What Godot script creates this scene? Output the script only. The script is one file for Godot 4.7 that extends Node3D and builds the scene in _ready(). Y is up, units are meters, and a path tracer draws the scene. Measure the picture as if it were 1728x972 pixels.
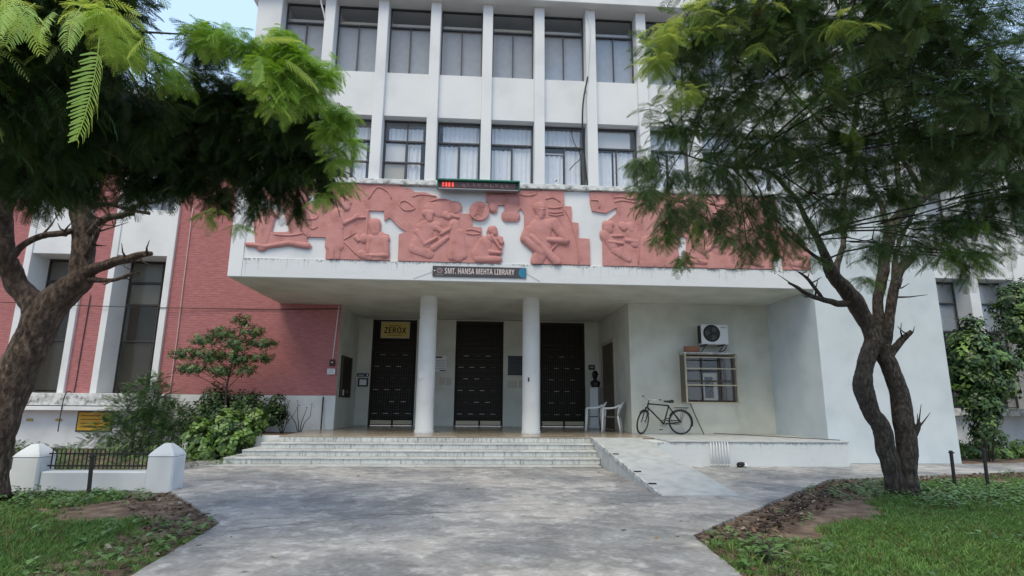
extends Node3D

# ---------------------------------------------------------------- helpers
var rng := RandomNumberGenerator.new()
var used := {}
var fixed := {}          # things whose meshes are modelled in world coordinates
var M := {}              # materials
var BIG: Mesh
var FR: Array[Mesh] = [] # compound leaf meshes

func rf(a: float, b: float) -> float: return rng.randf_range(a, b)

func numbered(n: String) -> String:
	var k: int = used.get(n, -1) + 1
	used[n] = k
	return n if k == 0 else "%s_%03d" % [n, k]

func tag(o: Node, label: String, category: String, group := "", kind := ""):
	if label != "": o.set_meta("label", label)
	if category != "": o.set_meta("category", category)
	if group != "": o.set_meta("group", group)
	if kind != "": o.set_meta("kind", kind)
	return o

func thing(called: String, label: String, category: String, at: Vector3, turn := 0.0, group := "", absolute := false) -> Node3D:
	var o := Node3D.new()
	o.name = numbered(called)
	add_child(o)
	o.position = at
	o.rotation.y = turn
	if absolute: fixed[o] = true
	tag(o, label, category, group)
	return o

func mk(smooth := false) -> SurfaceTool:
	var st := SurfaceTool.new()
	st.begin(Mesh.PRIMITIVE_TRIANGLES)
	st.set_smooth_group(0 if smooth else -1)
	return st

func hang(o: Node3D, called: String, parent: Node):
	if parent == null:
		o.name = numbered(called)
		add_child(o)
	else:
		o.name = called
		if fixed.has(parent): o.position -= (parent as Node3D).position
		parent.add_child(o, true)
	return o

func obj(called: String, st: SurfaceTool, m: Material, parent: Node = null) -> MeshInstance3D:
	st.generate_normals()
	var o := MeshInstance3D.new()
	o.mesh = st.commit()
	o.material_override = m
	return hang(o, called, parent)

func piece(called: String, mesh: Mesh, m: Material, parent: Node, at: Vector3) -> MeshInstance3D:
	var o := MeshInstance3D.new()
	o.mesh = mesh
	o.material_override = m
	o.position = at
	return hang(o, called, parent)

func structure(o: Node): 
	o.set_meta("kind", "structure")
	return o
func stuff(o: Node): 
	o.set_meta("kind", "stuff")
	return o

func tri(st: SurfaceTool, a: Vector3, b: Vector3, c: Vector3):
	st.add_vertex(a); st.add_vertex(c); st.add_vertex(b)
func quad(st: SurfaceTool, a: Vector3, b: Vector3, c: Vector3, d: Vector3):
	tri(st, a, b, c); tri(st, a, c, d)
func face(st: SurfaceTool, p: Array, centre: Vector3):
	var n: Vector3 = (p[1] - p[0]).cross(p[2] - p[0])
	var flip := n.dot(p[0] - centre) < 0.0
	for i in range(1, p.size() - 1):
		if flip: tri(st, p[0], p[i + 1], p[i])
		else: tri(st, p[0], p[i], p[i + 1])

func bx(st: SurfaceTool, lo: Vector3, hi: Vector3, b := 0.0):
	var c := (lo + hi) / 2
	var h := (hi - lo) / 2
	b = minf(b, minf(h.x, minf(h.y, h.z)) * 0.9)
	for ax in 3:
		for s in [-1.0, 1.0]:
			var u := (ax + 1) % 3
			var v := (ax + 2) % 3
			var p := []
			for q in [[-1, -1], [1, -1], [1, 1], [-1, 1]]:
				var w := Vector3.ZERO
				w[ax] = s * h[ax]
				w[u] = q[0] * (h[u] - b)
				w[v] = q[1] * (h[v] - b)
				p.append(c + w)
			face(st, p, c)
	if b <= 0.0: return
	for ax in 3:
		var u := (ax + 1) % 3
		var v := (ax + 2) % 3
		for q in [[-1, -1], [1, -1], [1, 1], [-1, 1]]:
			var p := []
			for e in [[-1, 0], [1, 0], [1, 1], [-1, 1]]:
				var w := Vector3.ZERO
				w[ax] = e[0] * (h[ax] - b)
				w[u] = q[0] * (h[u] - (0.0 if e[1] == 0 else b))
				w[v] = q[1] * (h[v] - (b if e[1] == 0 else 0.0))
				p.append(c + w)
			face(st, p, c)
	for i in 8:
		var s := Vector3(1 if i & 1 else -1, 1 if i & 2 else -1, 1 if i & 4 else -1)
		var p := []
		for ax in 3:
			var w := Vector3(b, b, b)
			w[ax] = 0
			p.append(c + s * (h - w))
		face(st, p, c)

func box(called: String, lo: Vector3, hi: Vector3, m: Material, parent: Node = null, b := 0.008) -> MeshInstance3D:
	var st := mk()
	bx(st, lo, hi, b)
	return obj(called, st, m, parent)

func slab_mesh(size: Vector3, b := 0.004) -> Mesh:
	var st := mk()
	bx(st, -size / 2, size / 2, b)
	st.generate_normals()
	return st.commit()

func tube(st: SurfaceTool, pts: Array, radii: Array, sides := 8, noise: FastNoiseLite = null, bump := 0.0, caps := true):
	var rings := []
	var up := Vector3.UP
	var n := pts.size()
	for i in n:
		var d: Vector3 = (pts[mini(i + 1, n - 1)] - pts[maxi(i - 1, 0)]).normalized()
		if absf(d.dot(up)) > 0.95: up = Vector3.RIGHT if absf(d.x) < 0.8 else Vector3.BACK
		var a := d.cross(up).normalized()
		var b := a.cross(d).normalized()
		up = b
		var ring := []
		for k in sides:
			var t := TAU * k / sides
			var r: float = radii[i]
			var o := a * cos(t) + b * sin(t)
			if noise != null:
				var fis := absf(noise.get_noise_3d(cos(t) * r * 9.0 + 31.0, pts[i].y * 0.30, sin(t) * r * 9.0))
				r *= 1.0 + bump * noise.get_noise_3dv((pts[i] * Vector3(1, 0.5, 1) + o * r) * 0.45) + minf(0.10, 0.012 / r) * (1.0 - minf(fis * 4.0, 1.0)) * -1.2 + minf(0.05, 0.006 / r) * noise.get_noise_3dv((pts[i] + o * r) * 6.0)
			ring.append(pts[i] + o * r)
		rings.append(ring)
	for i in n - 1:
		for k in sides:
			var k2 := (k + 1) % sides
			quad(st, rings[i][k2], rings[i][k], rings[i + 1][k], rings[i + 1][k2])
	if caps:
		for e in [0, n - 1]:
			var mid := Vector3.ZERO
			for q in rings[e]: mid += q / sides
			for k in sides:
				var k2 := (k + 1) % sides
				if e == 0: tri(st, mid, rings[e][k], rings[e][k2])
				else: tri(st, mid, rings[e][k2], rings[e][k])

func rod(st: SurfaceTool, a: Vector3, b: Vector3, r: float, sides := 6): tube(st, [a, b], [r, r], sides)

func lathe(st: SurfaceTool, at: Vector3, prof: Array, sides := 24, squash := Vector3.ONE):
	for i in prof.size() - 1:
		for k in sides:
			var p := []
			for q in [[i, k], [i, k + 1], [i + 1, k + 1], [i + 1, k]]:
				var t: float = TAU * q[1] / sides
				var v: Vector2 = prof[q[0]]
				p.append(at + Vector3(cos(t) * v.x, v.y, -sin(t) * v.x) * squash)
			quad(st, p[0], p[1], p[2], p[3])

func smooth_path(pts: Array, n: int) -> Array:   # Catmull-Rom through [x, y, z, radius]
	var out := []
	for i in pts.size() - 1:
		var p0: Array = pts[maxi(i - 1, 0)]
		var p1: Array = pts[i]
		var p2: Array = pts[i + 1]
		var p3: Array = pts[mini(i + 2, pts.size() - 1)]
		for k in n:
			var t := float(k) / n
			var v := []
			for c in 4: v.append(cubic_interpolate(p1[c], p2[c], p0[c], p3[c], t))
			out.append(v)
	out.append(pts[-1])
	return out

func prism(st: SurfaceTool, poly: PackedVector2Array, z0: float, z1: float):   # outline in x, y; front at z1
	var ix := Geometry2D.triangulate_polygon(poly)
	for i in range(0, ix.size(), 3):
		var a := poly[ix[i]]; var b := poly[ix[i + 1]]; var c := poly[ix[i + 2]]
		if (b - a).cross(c - a) < 0:
			var t := b; b = c; c = t
		tri(st, Vector3(a.x, a.y, z1), Vector3(b.x, b.y, z1), Vector3(c.x, c.y, z1))
	var s := 1.0 if not Geometry2D.is_polygon_clockwise(poly) else -1.0
	for i in poly.size():
		var a := poly[i]; var b := poly[(i + 1) % poly.size()]
		if s < 0:
			var t := a; a = b; b = t
		quad(st, Vector3(a.x, a.y, z0), Vector3(b.x, b.y, z0), Vector3(b.x, b.y, z1), Vector3(a.x, a.y, z1))

func sheet(st: SurfaceTool, poly: PackedVector2Array, y: float, depth: float, uv := Rect2()):   # outline in x, z; top at y
	var ix := Geometry2D.triangulate_polygon(poly)
	for i in range(0, ix.size(), 3):
		var p := [poly[ix[i]], poly[ix[i + 1]], poly[ix[i + 2]]]
		if (p[1] - p[0]).cross(p[2] - p[0]) < 0: p = [p[0], p[2], p[1]]
		for q in p:
			if uv.size.x > 0: st.set_uv((q - uv.position) / uv.size)
			st.add_vertex(Vector3(q.x, y, q.y))
	for i in poly.size():
		var a := poly[i]; var b := poly[(i + 1) % poly.size()]
		if Geometry2D.is_polygon_clockwise(poly):
			var t := b; b = a; a = t
		for q in [[b, 1], [a, 0], [a, 1], [b, 1], [b, 0], [a, 0]]:   # clockwise seen from outside
			if uv.size.x > 0: st.set_uv((q[0] - uv.position) / uv.size)
			st.add_vertex(Vector3(q[0].x, y - depth * q[1], q[0].y))

func words(called: String, text: String, size: float, at: Vector3, m: Material, parent: Node, wide := 0.0, face_name := "Droid Sans", bold := true) -> MeshInstance3D:
	var t := TextMesh.new()
	var f := SystemFont.new()
	f.font_names = PackedStringArray([face_name])
	f.font_weight = 700 if bold else 400
	t.font = f
	t.text = text
	t.font_size = 64
	t.pixel_size = size / 46.0
	t.depth = 0.006
	var o := piece(called, t, m, parent, at)
	if wide > 0.0: o.scale.x = wide / maxf(t.get_aabb().size.x, 0.01)
	return o

func multi(called: String, mesh: Mesh, m: Material, xf: Array, cols: Array, parent: Node) -> MultiMeshInstance3D:
	var mm := MultiMesh.new()
	mm.transform_format = MultiMesh.TRANSFORM_3D
	mm.use_colors = true
	mm.mesh = mesh
	mm.instance_count = xf.size()
	for i in xf.size():
		mm.set_instance_transform(i, xf[i])
		mm.set_instance_color(i, cols[i])
	var o := MultiMeshInstance3D.new()
	o.multimesh = mm
	o.material_override = m
	hang(o, called, parent)
	return stuff(o)

# ---------------------------------------------------------------- materials
func lin(r: float, g: float, b: float, a := 1.0) -> Color:
	var c := Color(r, g, b).linear_to_srgb()
	c.a = a
	return c

func noise(seed_: int, freq: float, octaves := 4, type := FastNoiseLite.TYPE_SIMPLEX_SMOOTH) -> FastNoiseLite:
	var n := FastNoiseLite.new()
	n.seed = seed_
	n.frequency = freq
	n.noise_type = type
	n.fractal_octaves = octaves
	return n

func ntex(n: FastNoiseLite, stops: Array, size := 512) -> NoiseTexture2D:
	var t := NoiseTexture2D.new()
	t.width = size; t.height = size
	t.seamless = true
	t.noise = n
	var g := Gradient.new()
	g.offsets = PackedFloat32Array(stops.map(func(s): return s[0]))
	g.colors = PackedColorArray(stops.map(func(s): return s[1]))
	t.color_ramp = g
	return t

func nbump(n: FastNoiseLite, strength: float, size := 512) -> NoiseTexture2D:
	var t := NoiseTexture2D.new()
	t.width = size; t.height = size
	t.seamless = true
	t.noise = n
	t.as_normal_map = true
	t.bump_strength = strength
	return t

func flat(c: Color, rough := 0.7, metal := 0.0) -> StandardMaterial3D:
	var m := StandardMaterial3D.new()
	m.albedo_color = c
	m.roughness = rough
	m.metallic = metal
	return m

func grained(stops: Array, period: float, seed_: int, freq := 0.012, rough := 0.85, bump := 2.0, bump_freq := 0.05, stretch := Vector3.ONE) -> StandardMaterial3D:
	var m := StandardMaterial3D.new()
	m.albedo_texture = ntex(noise(seed_, freq, 5), stops)
	m.roughness = rough
	m.uv1_triplanar = true
	m.uv1_world_triplanar = true
	m.uv1_scale = Vector3.ONE / period * stretch
	if bump > 0:
		m.normal_enabled = true
		m.normal_texture = nbump(noise(seed_ + 7, bump_freq, 4), bump)
		m.normal_scale = 0.6
	return m

func leafy(rough := 0.5, glow := 0.55) -> StandardMaterial3D:
	var m := StandardMaterial3D.new()
	m.vertex_color_use_as_albedo = true
	m.roughness = rough
	m.backlight_enabled = true
	m.backlight = Color(glow * 0.95, glow, glow * 0.45)
	m.cull_mode = BaseMaterial3D.CULL_DISABLED
	return m

func mould(w: int, h: int, seed_: int, streaks: int, base: Color, dirt: Color, longest: float) -> ImageTexture:   # dirt that ran down from the top edge
	var im := Image.create(w, h, false, Image.FORMAT_RGB8)
	im.fill(base)
	var r := RandomNumberGenerator.new()
	r.seed = seed_
	var n := noise(seed_, 0.006, 3)
	var fine := noise(seed_ + 1, 0.09, 3)
	for y in h:
		for x in w:
			var v := fine.get_noise_2d(x, y) * 0.05 + n.get_noise_2d(x * 2.0, y * 5.0) * 0.06
			var top := clampf(1.0 - y / (h * 0.10) + n.get_noise_2d(x * 3.0, 50.0) * 1.4, 0, 1) * clampf(0.45 + fine.get_noise_2d(x * 1.0, y * 0.6) * 1.6, 0, 1)
			im.set_pixel(x, y, base.lerp(dirt, clampf(v + top * 0.55, 0, 1)))
	for i in streaks:
		var x0 := r.randi_range(0, w - 1)
		if n.get_noise_2d(x0 * 1.5, 7.0) < -0.05: continue
		var len_ := int(h * longest * pow(r.randf(), 1.8)) + 3
		var wd := r.randi_range(1, 5)
		var st := r.randf_range(0.12, 0.5)
		for y in mini(len_, h):
			for dx in wd:
				var x := (x0 + dx) % w
				var a := st * (1.0 - float(y) / len_) * clampf(0.6 + fine.get_noise_2d(x * 2.0, y) * 1.5, 0, 1)
				im.set_pixel(x, y, im.get_pixel(x, y).lerp(dirt, a))
	return ImageTexture.create_from_image(im)

func concrete_image(size: int) -> ImageTexture:
	var a := noise(11, 0.010, 6).get_image(size, size).get_data()
	var n2 := noise(12, 0.0045, 5)
	n2.domain_warp_enabled = true
	n2.domain_warp_amplitude = 60.0
	n2.domain_warp_frequency = 0.01
	var b := n2.get_image(size, size).get_data()
	var c := noise(13, 0.12, 3).get_image(size, size).get_data()
	var n4 := noise(14, 0.03, 6)
	n4.domain_warp_enabled = true
	n4.domain_warp_amplitude = 25.0
	n4.domain_warp_frequency = 0.02
	var d := n4.get_image(size, size).get_data()
	var out := PackedByteArray()
	out.resize(size * size * 3)
	for i in size * size:
		var p := a[i] / 255.0
		var q := b[i] / 255.0
		var f := c[i] / 255.0
		var e := d[i] / 255.0
		var worn := smoothstep(0.48, 0.56, q * 0.6 + p * 0.25 + e * 0.2 - 0.02)     # pale laitance left on the surface
		var wet := smoothstep(0.50, 0.60, p * 0.55 + (1.0 - q) * 0.45 + (e - 0.5) * 0.3)
		var flake := smoothstep(0.62, 0.70, e * 0.75 + f * 0.25)
		var v := 0.585 + worn * 0.075 - wet * 0.075 + flake * 0.045 + (f - 0.5) * 0.10 + (e - 0.5) * 0.13
		var warm := (q - 0.5) * 0.03
		out[i * 3] = int(clampf(v + warm + 0.010, 0, 1) * 255)
		out[i * 3 + 1] = int(clampf(v + 0.004, 0, 1) * 255)
		out[i * 3 + 2] = int(clampf(v - warm * 1.2, 0, 1) * 255)
	return ImageTexture.create_from_image(Image.create_from_data(size, size, false, Image.FORMAT_RGB8, out))

func make_materials():
	M.white = grained([[0.0, lin(.66, .675, .69)], [0.45, lin(.74, .755, .77)], [1.0, lin(.78, .79, .80)]], 5.0, 21, 0.006, 0.9, 0.0)
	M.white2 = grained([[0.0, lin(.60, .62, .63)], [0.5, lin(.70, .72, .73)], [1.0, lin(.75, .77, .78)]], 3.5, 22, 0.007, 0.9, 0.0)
	M.shaded_white = grained([[0.0, lin(.50, .56, .59)], [0.5, lin(.57, .63, .66)], [1.0, lin(.62, .68, .71)]], 4.5, 33, 0.007, 0.9, 0.0)  # white wall paint toned darker and bluer, tree and sky shade in the colour
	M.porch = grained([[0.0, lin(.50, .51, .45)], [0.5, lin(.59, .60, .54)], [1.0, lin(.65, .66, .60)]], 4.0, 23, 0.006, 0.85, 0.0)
	M.beige = grained([[0.0, lin(.60, .54, .44)], [1.0, lin(.72, .66, .55)]], 2.0, 24, 0.01)
	M.salmon = grained([[0.0, lin(.40, .175, .16)], [0.4, lin(.52, .24, .22)], [1.0, lin(.58, .28, .265)]], 2.2, 25, 0.008, 0.9, 2.0, 0.06)
	M.brick = grained([[0.0, lin(.36, .135, .137)], [0.5, lin(.44, .172, .174)], [1.0, lin(.51, .215, .217)]], 1.6, 26, 0.02, 0.85, 2.0, 0.05, Vector3(0.5, 2.0, 0.5))
	M.joint = flat(lin(.38, .145, .145), 0.95)
	M.ledge = grained([[0.0, lin(.12, .12, .11)], [0.35, lin(.45, .46, .45)], [0.6, lin(.66, .67, .67)], [1.0, lin(.74, .75, .75)]], 1.6, 27, 0.012, 0.95, 2.0, 0.05)
	M.iron = flat(lin(.025, .024, .024), 0.55, 0.3)
	M.rust = grained([[0.0, lin(.03, .025, .022)], [0.6, lin(.06, .05, .045)], [1.0, lin(.12, .09, .07)]], 0.5, 28, 0.02, 0.7, 1.0)
	M.dark = flat(lin(.02, .019, .018), 0.6)
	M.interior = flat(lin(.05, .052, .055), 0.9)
	M.frame = flat(lin(.07, .07, .078), 0.5, 0.2)
	M.alu = flat(lin(.42, .42, .41), 0.45, 0.5)
	M.blind = grained([[0.0, lin(.33, .38, .46)], [1.0, lin(.39, .44, .52)]], 1.3, 29, 0.01, 0.9, 0.0)
	M.curtain = grained([[0.0, lin(.74, .79, .88)], [1.0, lin(.84, .88, .94)]], 1.0, 30, 0.01, 0.9, 0.0)
	M.paper = flat(lin(.70, .72, .74), 0.8)
	M.oldpaper = flat(lin(.48, .46, .40), 0.8)
	M.black = flat(lin(.012, .012, .013), 0.5)
	M.door = grained([[0.0, lin(.012, .0085, .0055)], [1.0, lin(.026, .019, .012)]], 0.6, 31, 0.02, 0.7, 1.0)
	M.brass = flat(lin(.34, .31, .26), 0.35, 0.6)
	M.kick = flat(lin(.55, .48, .34), 0.5)
	M.brown = flat(lin(.10, .075, .055), 0.6)
	M.cream = flat(lin(.45, .42, .34), 0.6)
	M.plastic = flat(lin(.78, .79, .80), 0.35)
	M.tyre = flat(lin(.012, .012, .012), 0.7)
	M.paint = flat(lin(.012, .013, .016), 0.3)
	M.chrome = flat(lin(.75, .76, .78), 0.25, 0.9)
	M.steel = flat(lin(.30, .30, .31), 0.4, 0.7)
	M.leather = flat(lin(.018, .017, .018), 0.5)
	M.bronze = flat(lin(.018, .016, .014), 0.4, 0.4)
	M.terracotta = flat(lin(.30, .14, .09), 0.9)
	M.marble = []
	for k in 5:
		var w := [1.0, 0.93, 1.05, 0.88, 0.97][k] as float
		M.marble.append(grained([[0.0, lin(.40 * w, .41 * w, .40 * w)], [0.5, lin(.56 * w, .57 * w, .56 * w)], [1.0, lin(.64 * w, .65 * w, .64 * w)]], 1.4 + 0.2 * k, 40 + k, 0.014, 0.45, 0.6))
	M.floor = []
	for k in 3:
		var w := [1.0, 0.9, 0.8][k] as float
		M.floor.append(grained([[0.0, lin(.36 * w, .30 * w, .23 * w)], [1.0, lin(.50 * w, .43 * w, .34 * w)]], 1.7, 50 + k, 0.012, 0.22, 0.0))
	M.grout = flat(lin(.14, .13, .12), 0.9)
	M.concrete = StandardMaterial3D.new()
	M.concrete.albedo_texture = concrete_image(1400)
	M.concrete.roughness = 0.82
	M.concrete.normal_enabled = true
	M.concrete.normal_texture = nbump(noise(61, 0.06, 5), 3.0)
	M.concrete.normal_scale = 0.5
	M.ramp = grained([[0.0, lin(.36, .38, .38)], [0.5, lin(.47, .49, .49)], [1.0, lin(.55, .57, .57)]], 2.5, 62, 0.012, 0.9, 2.0, 0.07)
	M.soil = grained([[0.0, lin(.075, .047, .032)], [0.45, lin(.15, .10, .07)], [0.7, lin(.22, .155, .11)], [1.0, lin(.28, .21, .155)]], 2.3, 63, 0.012, 0.95, 6.0, 0.05)
	M.bark = grained([[0.0, lin(.018, .012, .009)], [0.4, lin(.055, .037, .028)], [0.65, lin(.12, .085, .064)], [1.0, lin(.24, .18, .14)]], 0.8, 64, 0.022, 0.95, 14.0, 0.03, Vector3(1, 0.35, 1))
	M.bark2 = grained([[0.0, lin(.012, .010, .008)], [0.4, lin(.036, .029, .024)], [0.65, lin(.07, .057, .047)], [1.0, lin(.15, .125, .10)]], 0.7, 65, 0.022, 0.95, 14.0, 0.03, Vector3(1, 0.35, 1))
	M.leaf = leafy(0.5, 0.8)
	M.leaf2 = leafy(0.4, 0.5)
	M.grass = leafy(0.6, 0.5)
	M.litter = leafy(0.9, 0.1)
	M.glass = StandardMaterial3D.new()
	M.glass.transparency = BaseMaterial3D.TRANSPARENCY_ALPHA
	M.glass.albedo_color = Color(0.55, 0.6, 0.66, 0.05)
	M.glass.roughness = 0.03
	M.glass.metallic_specular = 0.45
	M.mural_band = flat(Color.WHITE, 0.9)
	M.mural_band.albedo_texture = mould(2048, 72, 71, 330, lin(.70, .72, .735), lin(.12, .13, .125), 0.9)
	M.riser = flat(Color.WHITE, 0.8)
	M.plinth = flat(Color.WHITE, 0.9)
	M.plinth.albedo_texture = mould(1024, 128, 72, 120, lin(.62, .65, .655), lin(.10, .11, .10), 0.5)
	M.smoked = M.glass.duplicate()
	M.smoked.albedo_color = Color(0.30, 0.30, 0.27, 0.30)
	M.smoked.metallic_specular = 0.3
	M.smoked.roughness = 0.12

# ---------------------------------------------------------------- building
const ZF := -14.25      # front of the central block
const ZR := -18.1       # front of the wings
const ZB := -21.0       # back wall of the porch
const ZS := -16.75      # back wall of the right porch bay
const FL := 0.588       # porch floor

func pleats(x0: float, x1: float, y0: float, y1: float, z: float, seed_: int) -> SurfaceTool:
	var st := mk(true)
	var n := int((x1 - x0) / 0.018) + 2
	var nz := noise(seed_, 1.3, 2)
	var px := []
	for i in n + 1:
		var t := float(i) / n
		var x := lerpf(x0, x1, t)
		px.append([Vector3(x, y0, z + 0.028 * sin(x * 46.0 + 3.0 * nz.get_noise_2d(x * 3.0, 0)) + 0.02 * nz.get_noise_2d(x * 6.0, 9.0)), Vector3(x + 0.012 * nz.get_noise_2d(x * 5.0, 4.0), y1 + 0.012 * nz.get_noise_2d(x * 7.0, 30.0), z + 0.018 * sin(x * 46.0) + 0.01)])
	for i in n: quad(st, px[i][0], px[i + 1][0], px[i + 1][1], px[i][1])
	return st

# a window: frame (part) > mullion, pane, curtain or blind (sub-parts)
func window(parent: Node, x0: float, x1: float, y0: float, y1: float, z: float, transoms: Array, mullions: Array, backing: Array, frame_mat: Material):
	var w := 0.034
	var st := mk()
	bx(st, Vector3(x0, y0, z - 0.04), Vector3(x0 + w, y1, z + 0.03), 0.004)
	bx(st, Vector3(x1 - w, y0, z - 0.04), Vector3(x1, y1, z + 0.03), 0.004)
	bx(st, Vector3(x0 + w, y0, z - 0.04), Vector3(x1 - w, y0 + w, z + 0.03), 0.004)
	bx(st, Vector3(x0 + w, y1 - w, z - 0.04), Vector3(x1 - w, y1, z + 0.03), 0.004)
	var win := obj("window", st, frame_mat, parent)
	var ys := [y0 + w]
	for t in transoms:
		box("transom", Vector3(x0 + w, t - 0.022, z - 0.03), Vector3(x1 - w, t + 0.022, z + 0.035), frame_mat, win, 0.004)
		ys.append(t)
	ys.append(y1 - w)
	for m in mullions:     # [x share, from row, to row]
		var x := lerpf(x0, x1, m[0])
		box("mullion", Vector3(x - 0.016, ys[m[1]] + (0.022 if m[1] > 0 else 0.0), z - 0.03), Vector3(x + 0.016, ys[m[2]] - (0.022 if m[2] < ys.size() - 1 else 0.0), z + 0.03), frame_mat, win, 0.004)
	for r in ys.size() - 1:
		box("pane", Vector3(x0 + w, ys[r] + 0.022, z - 0.012), Vector3(x1 - w, ys[r + 1] - 0.022, z - 0.006), M.smoked if frame_mat == M.rust else M.glass, win, 0.0)
	for b in backing:      # [kind, x share 0, x share 1, y0, y1]
		var a := lerpf(x0, x1, b[1])
		var e := lerpf(x0, x1, b[2])
		if b[0] == "curtain":
			obj("curtain", pleats(a, e, b[3], b[4], z - 0.09, int(absf(a) * 100) + int(b[3])), M.curtain, win)
		elif b[0] == "blind":
			box("blind", Vector3(a, b[3], z - 0.085), Vector3(e, b[4], z - 0.07), M.blind, win, 0.0)
		else:
			box("board", Vector3(a, b[3], z - 0.06), Vector3(e, b[4], z - 0.045), M[b[0]], win, 0.0)

func brick_face(x0: float, x1: float, y0: float, y1: float, z: float) -> SurfaceTool:   # thin bricks in courses, joints recessed
	var st := mk()
	var h := 0.075
	var rows := int((y1 - y0) / h)
	h = (y1 - y0) / rows
	for r in rows:
		var y := y0 + r * h
		var x := x0 - (0.13 if r % 2 else 0.0)
		while x < x1 - 0.01:
			var l := maxf(x, x0)
			var e := minf(x + 0.26, x1)
			var d := 0.004 + rf(0, 0.004)
			if e - l > 0.03: bx(st, Vector3(l + 0.001, y + 0.004, z - 0.01), Vector3(e - 0.001, y + h - 0.004, z + d), 0.0)
			x = x + 0.26
	return st

func build_library() -> Node3D:
	var b := thing("library_building", "three storey white building with red brick wings, pilasters and a deep entrance porch", "building", Vector3(3.1, 0, ZF), 0.0, "", true)
	# -- central block
	box("canopy", Vector3(-6.22, 4.46, -21.9), Vector3(8.95, 7.0, ZF), M.white, b, 0.012)
	box("side_wall", Vector3(8.95, 0.0, -21.9), Vector3(12.42, 7.0, ZF + 0.003), M.shaded_white, b, 0.012)
	box("margin_strip", Vector3(-6.225, 4.463, ZF), Vector3(-5.885, 7.0, ZF + 0.035), M.white, b, 0.006)
	var st := mk()
	bx(st, Vector3(-5.88, 4.463, ZF), Vector3(8.946, 4.95, ZF + 0.03), 0.004)
	obj("fascia_band", st, M.white, b)
	st = mk()
	for q in [[-5.88, 4.468, 0, 1], [8.94, 4.468, 1, 1], [8.94, 4.945, 1, 0], [-5.88, 4.468, 0, 1], [8.94, 4.945, 1, 0], [-5.88, 4.945, 0, 0]]:
		pass
	var pts := [[-5.875, 4.468, 0, 1], [8.94, 4.468, 1, 1], [8.94, 4.944, 1, 0], [-5.875, 4.944, 0, 0]]
	for i in [0, 2, 1, 0, 3, 2]:
		st.set_uv(Vector2(pts[i][2], pts[i][3]))
		st.add_vertex(Vector3(pts[i][0], pts[i][1], ZF + 0.034))
	obj("fascia_face", st, M.mural_band, b)
	box("sill_ledge", Vector3(-6.26, 7.003, -21.8), Vector3(12.46, 7.15, ZF + 0.11), M.ledge, b, 0.015)
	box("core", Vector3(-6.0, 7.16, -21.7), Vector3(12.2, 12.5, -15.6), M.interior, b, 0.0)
	box("roof", Vector3(-6.5, 12.56, -22.2), Vector3(12.7, 13.0, ZF + 0.28), M.white, b, 0.012)
	box("parapet", Vector3(-6.22, 13.0, -21.9), Vector3(12.42, 13.7, ZF), M.white, b, 0.012)
	box("end_wall", Vector3(-6.22, 7.152, -21.9), Vector3(-5.56, 12.558, ZF), M.white, b, 0.012)
	box("end_wall", Vector3(11.73, 7.152, -21.9), Vector3(12.42, 12.558, ZF), M.white, b, 0.012)
	for k in range(-3, 8):
		var x := 0.01 + 1.467 * k
		box("pilaster", Vector3(x, 7.152, -15.3), Vector3(x + 0.285, 12.558, ZF), M.white, b, 0.012)
	var styles := [0, 1, 1, 0, 2, 3, 4, 0, 2, 3, 0, 2]
	for k in range(-4, 8):
		var x0 := 0.01 + 1.467 * k + 0.285
		var x1 := x0 + 1.182
		if k == -4: x0 = -5.56
		if k == 7: x1 = 11.73
		box("spandrel", Vector3(x0, 9.06, -15.3), Vector3(x1, 10.36, ZF - 0.13), M.white, b, 0.008)
		var zw := ZF - 0.40
		window(b, x0, x1, 10.36, 12.55, zw, [11.95], [[0.5, 0, 1]],
			[["blind", 0.02, 0.98, 10.40, 11.93], ["alu" if k % 3 else "cream", 0.03, 0.97, 12.02, 12.11], ["alu", 0.0, 0.055, 10.4, 11.9]], M.frame)
		var s: int = styles[k + 4]
		var tr := [8.44]
		var mu := [[0.5, 0, 1]]
		var bk := [["curtain", 0.03, 0.48, 7.18, 8.38 - 0.03 * (s % 3)], ["curtain", 0.53, 0.95, 7.18, 8.40], ["curtain", 0.12 if s == 0 else 0.02, 0.97, 8.46, 8.98]]
		if s == 1:
			tr = [7.82, 8.44]
			mu = [[0.54, 0, 1], [0.54, 1, 2], [0.54, 2, 3]]
			bk = [["curtain", 0.56, 0.86, 7.18, 8.40], ["paper", 0.05, 0.50, 7.84, 8.40], ["oldpaper", 0.05, 0.50, 7.2, 7.80], ["curtain", 0.1, 0.9, 8.46, 8.86]]
		elif s == 3:
			bk = [["curtain", 0.04, 0.47, 7.18, 8.22], ["curtain", 0.52, 0.90, 7.18, 8.38], ["curtain", 0.02, 0.9, 8.46, 8.98], ["alu", 0.03, 0.49, 8.24, 8.28]]
		elif s == 4:
			bk = [["curtain", 0.04, 0.40, 7.18, 8.36], ["curtain", 0.46, 0.93, 7.18, 8.38], ["paper", 0.03, 0.86, 8.5, 8.98]]
		window(b, x0, x1, 7.152, 9.05, zw, tr, mu, bk, M.frame)
	# -- porch walls
	for d in [[-4.28, -3.79], [-2.17, -0.74], [1.03, 2.40], [4.08, 4.60]]:
		box("porch_wall", Vector3(d[0], FL, ZB - 0.5), Vector3(d[1], 4.444, ZB), M.porch, b, 0.006)
	box("porch_lintel", Vector3(-3.79, 4.41, ZB - 0.5), Vector3(4.08, 4.443, ZB - 0.02), M.porch, b, 0.0)
	box("porch_side_wall", Vector3(-4.635, 0.0, ZB - 0.5), Vector3(-4.283, 4.444, ZR + 0.001), M.porch, b, 0.003)
	box("corner_base", Vector3(-4.64, 0.0, ZR - 0.1), Vector3(-4.282, 1.595, ZR + 0.004), M.white2, b, 0.0)
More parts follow.
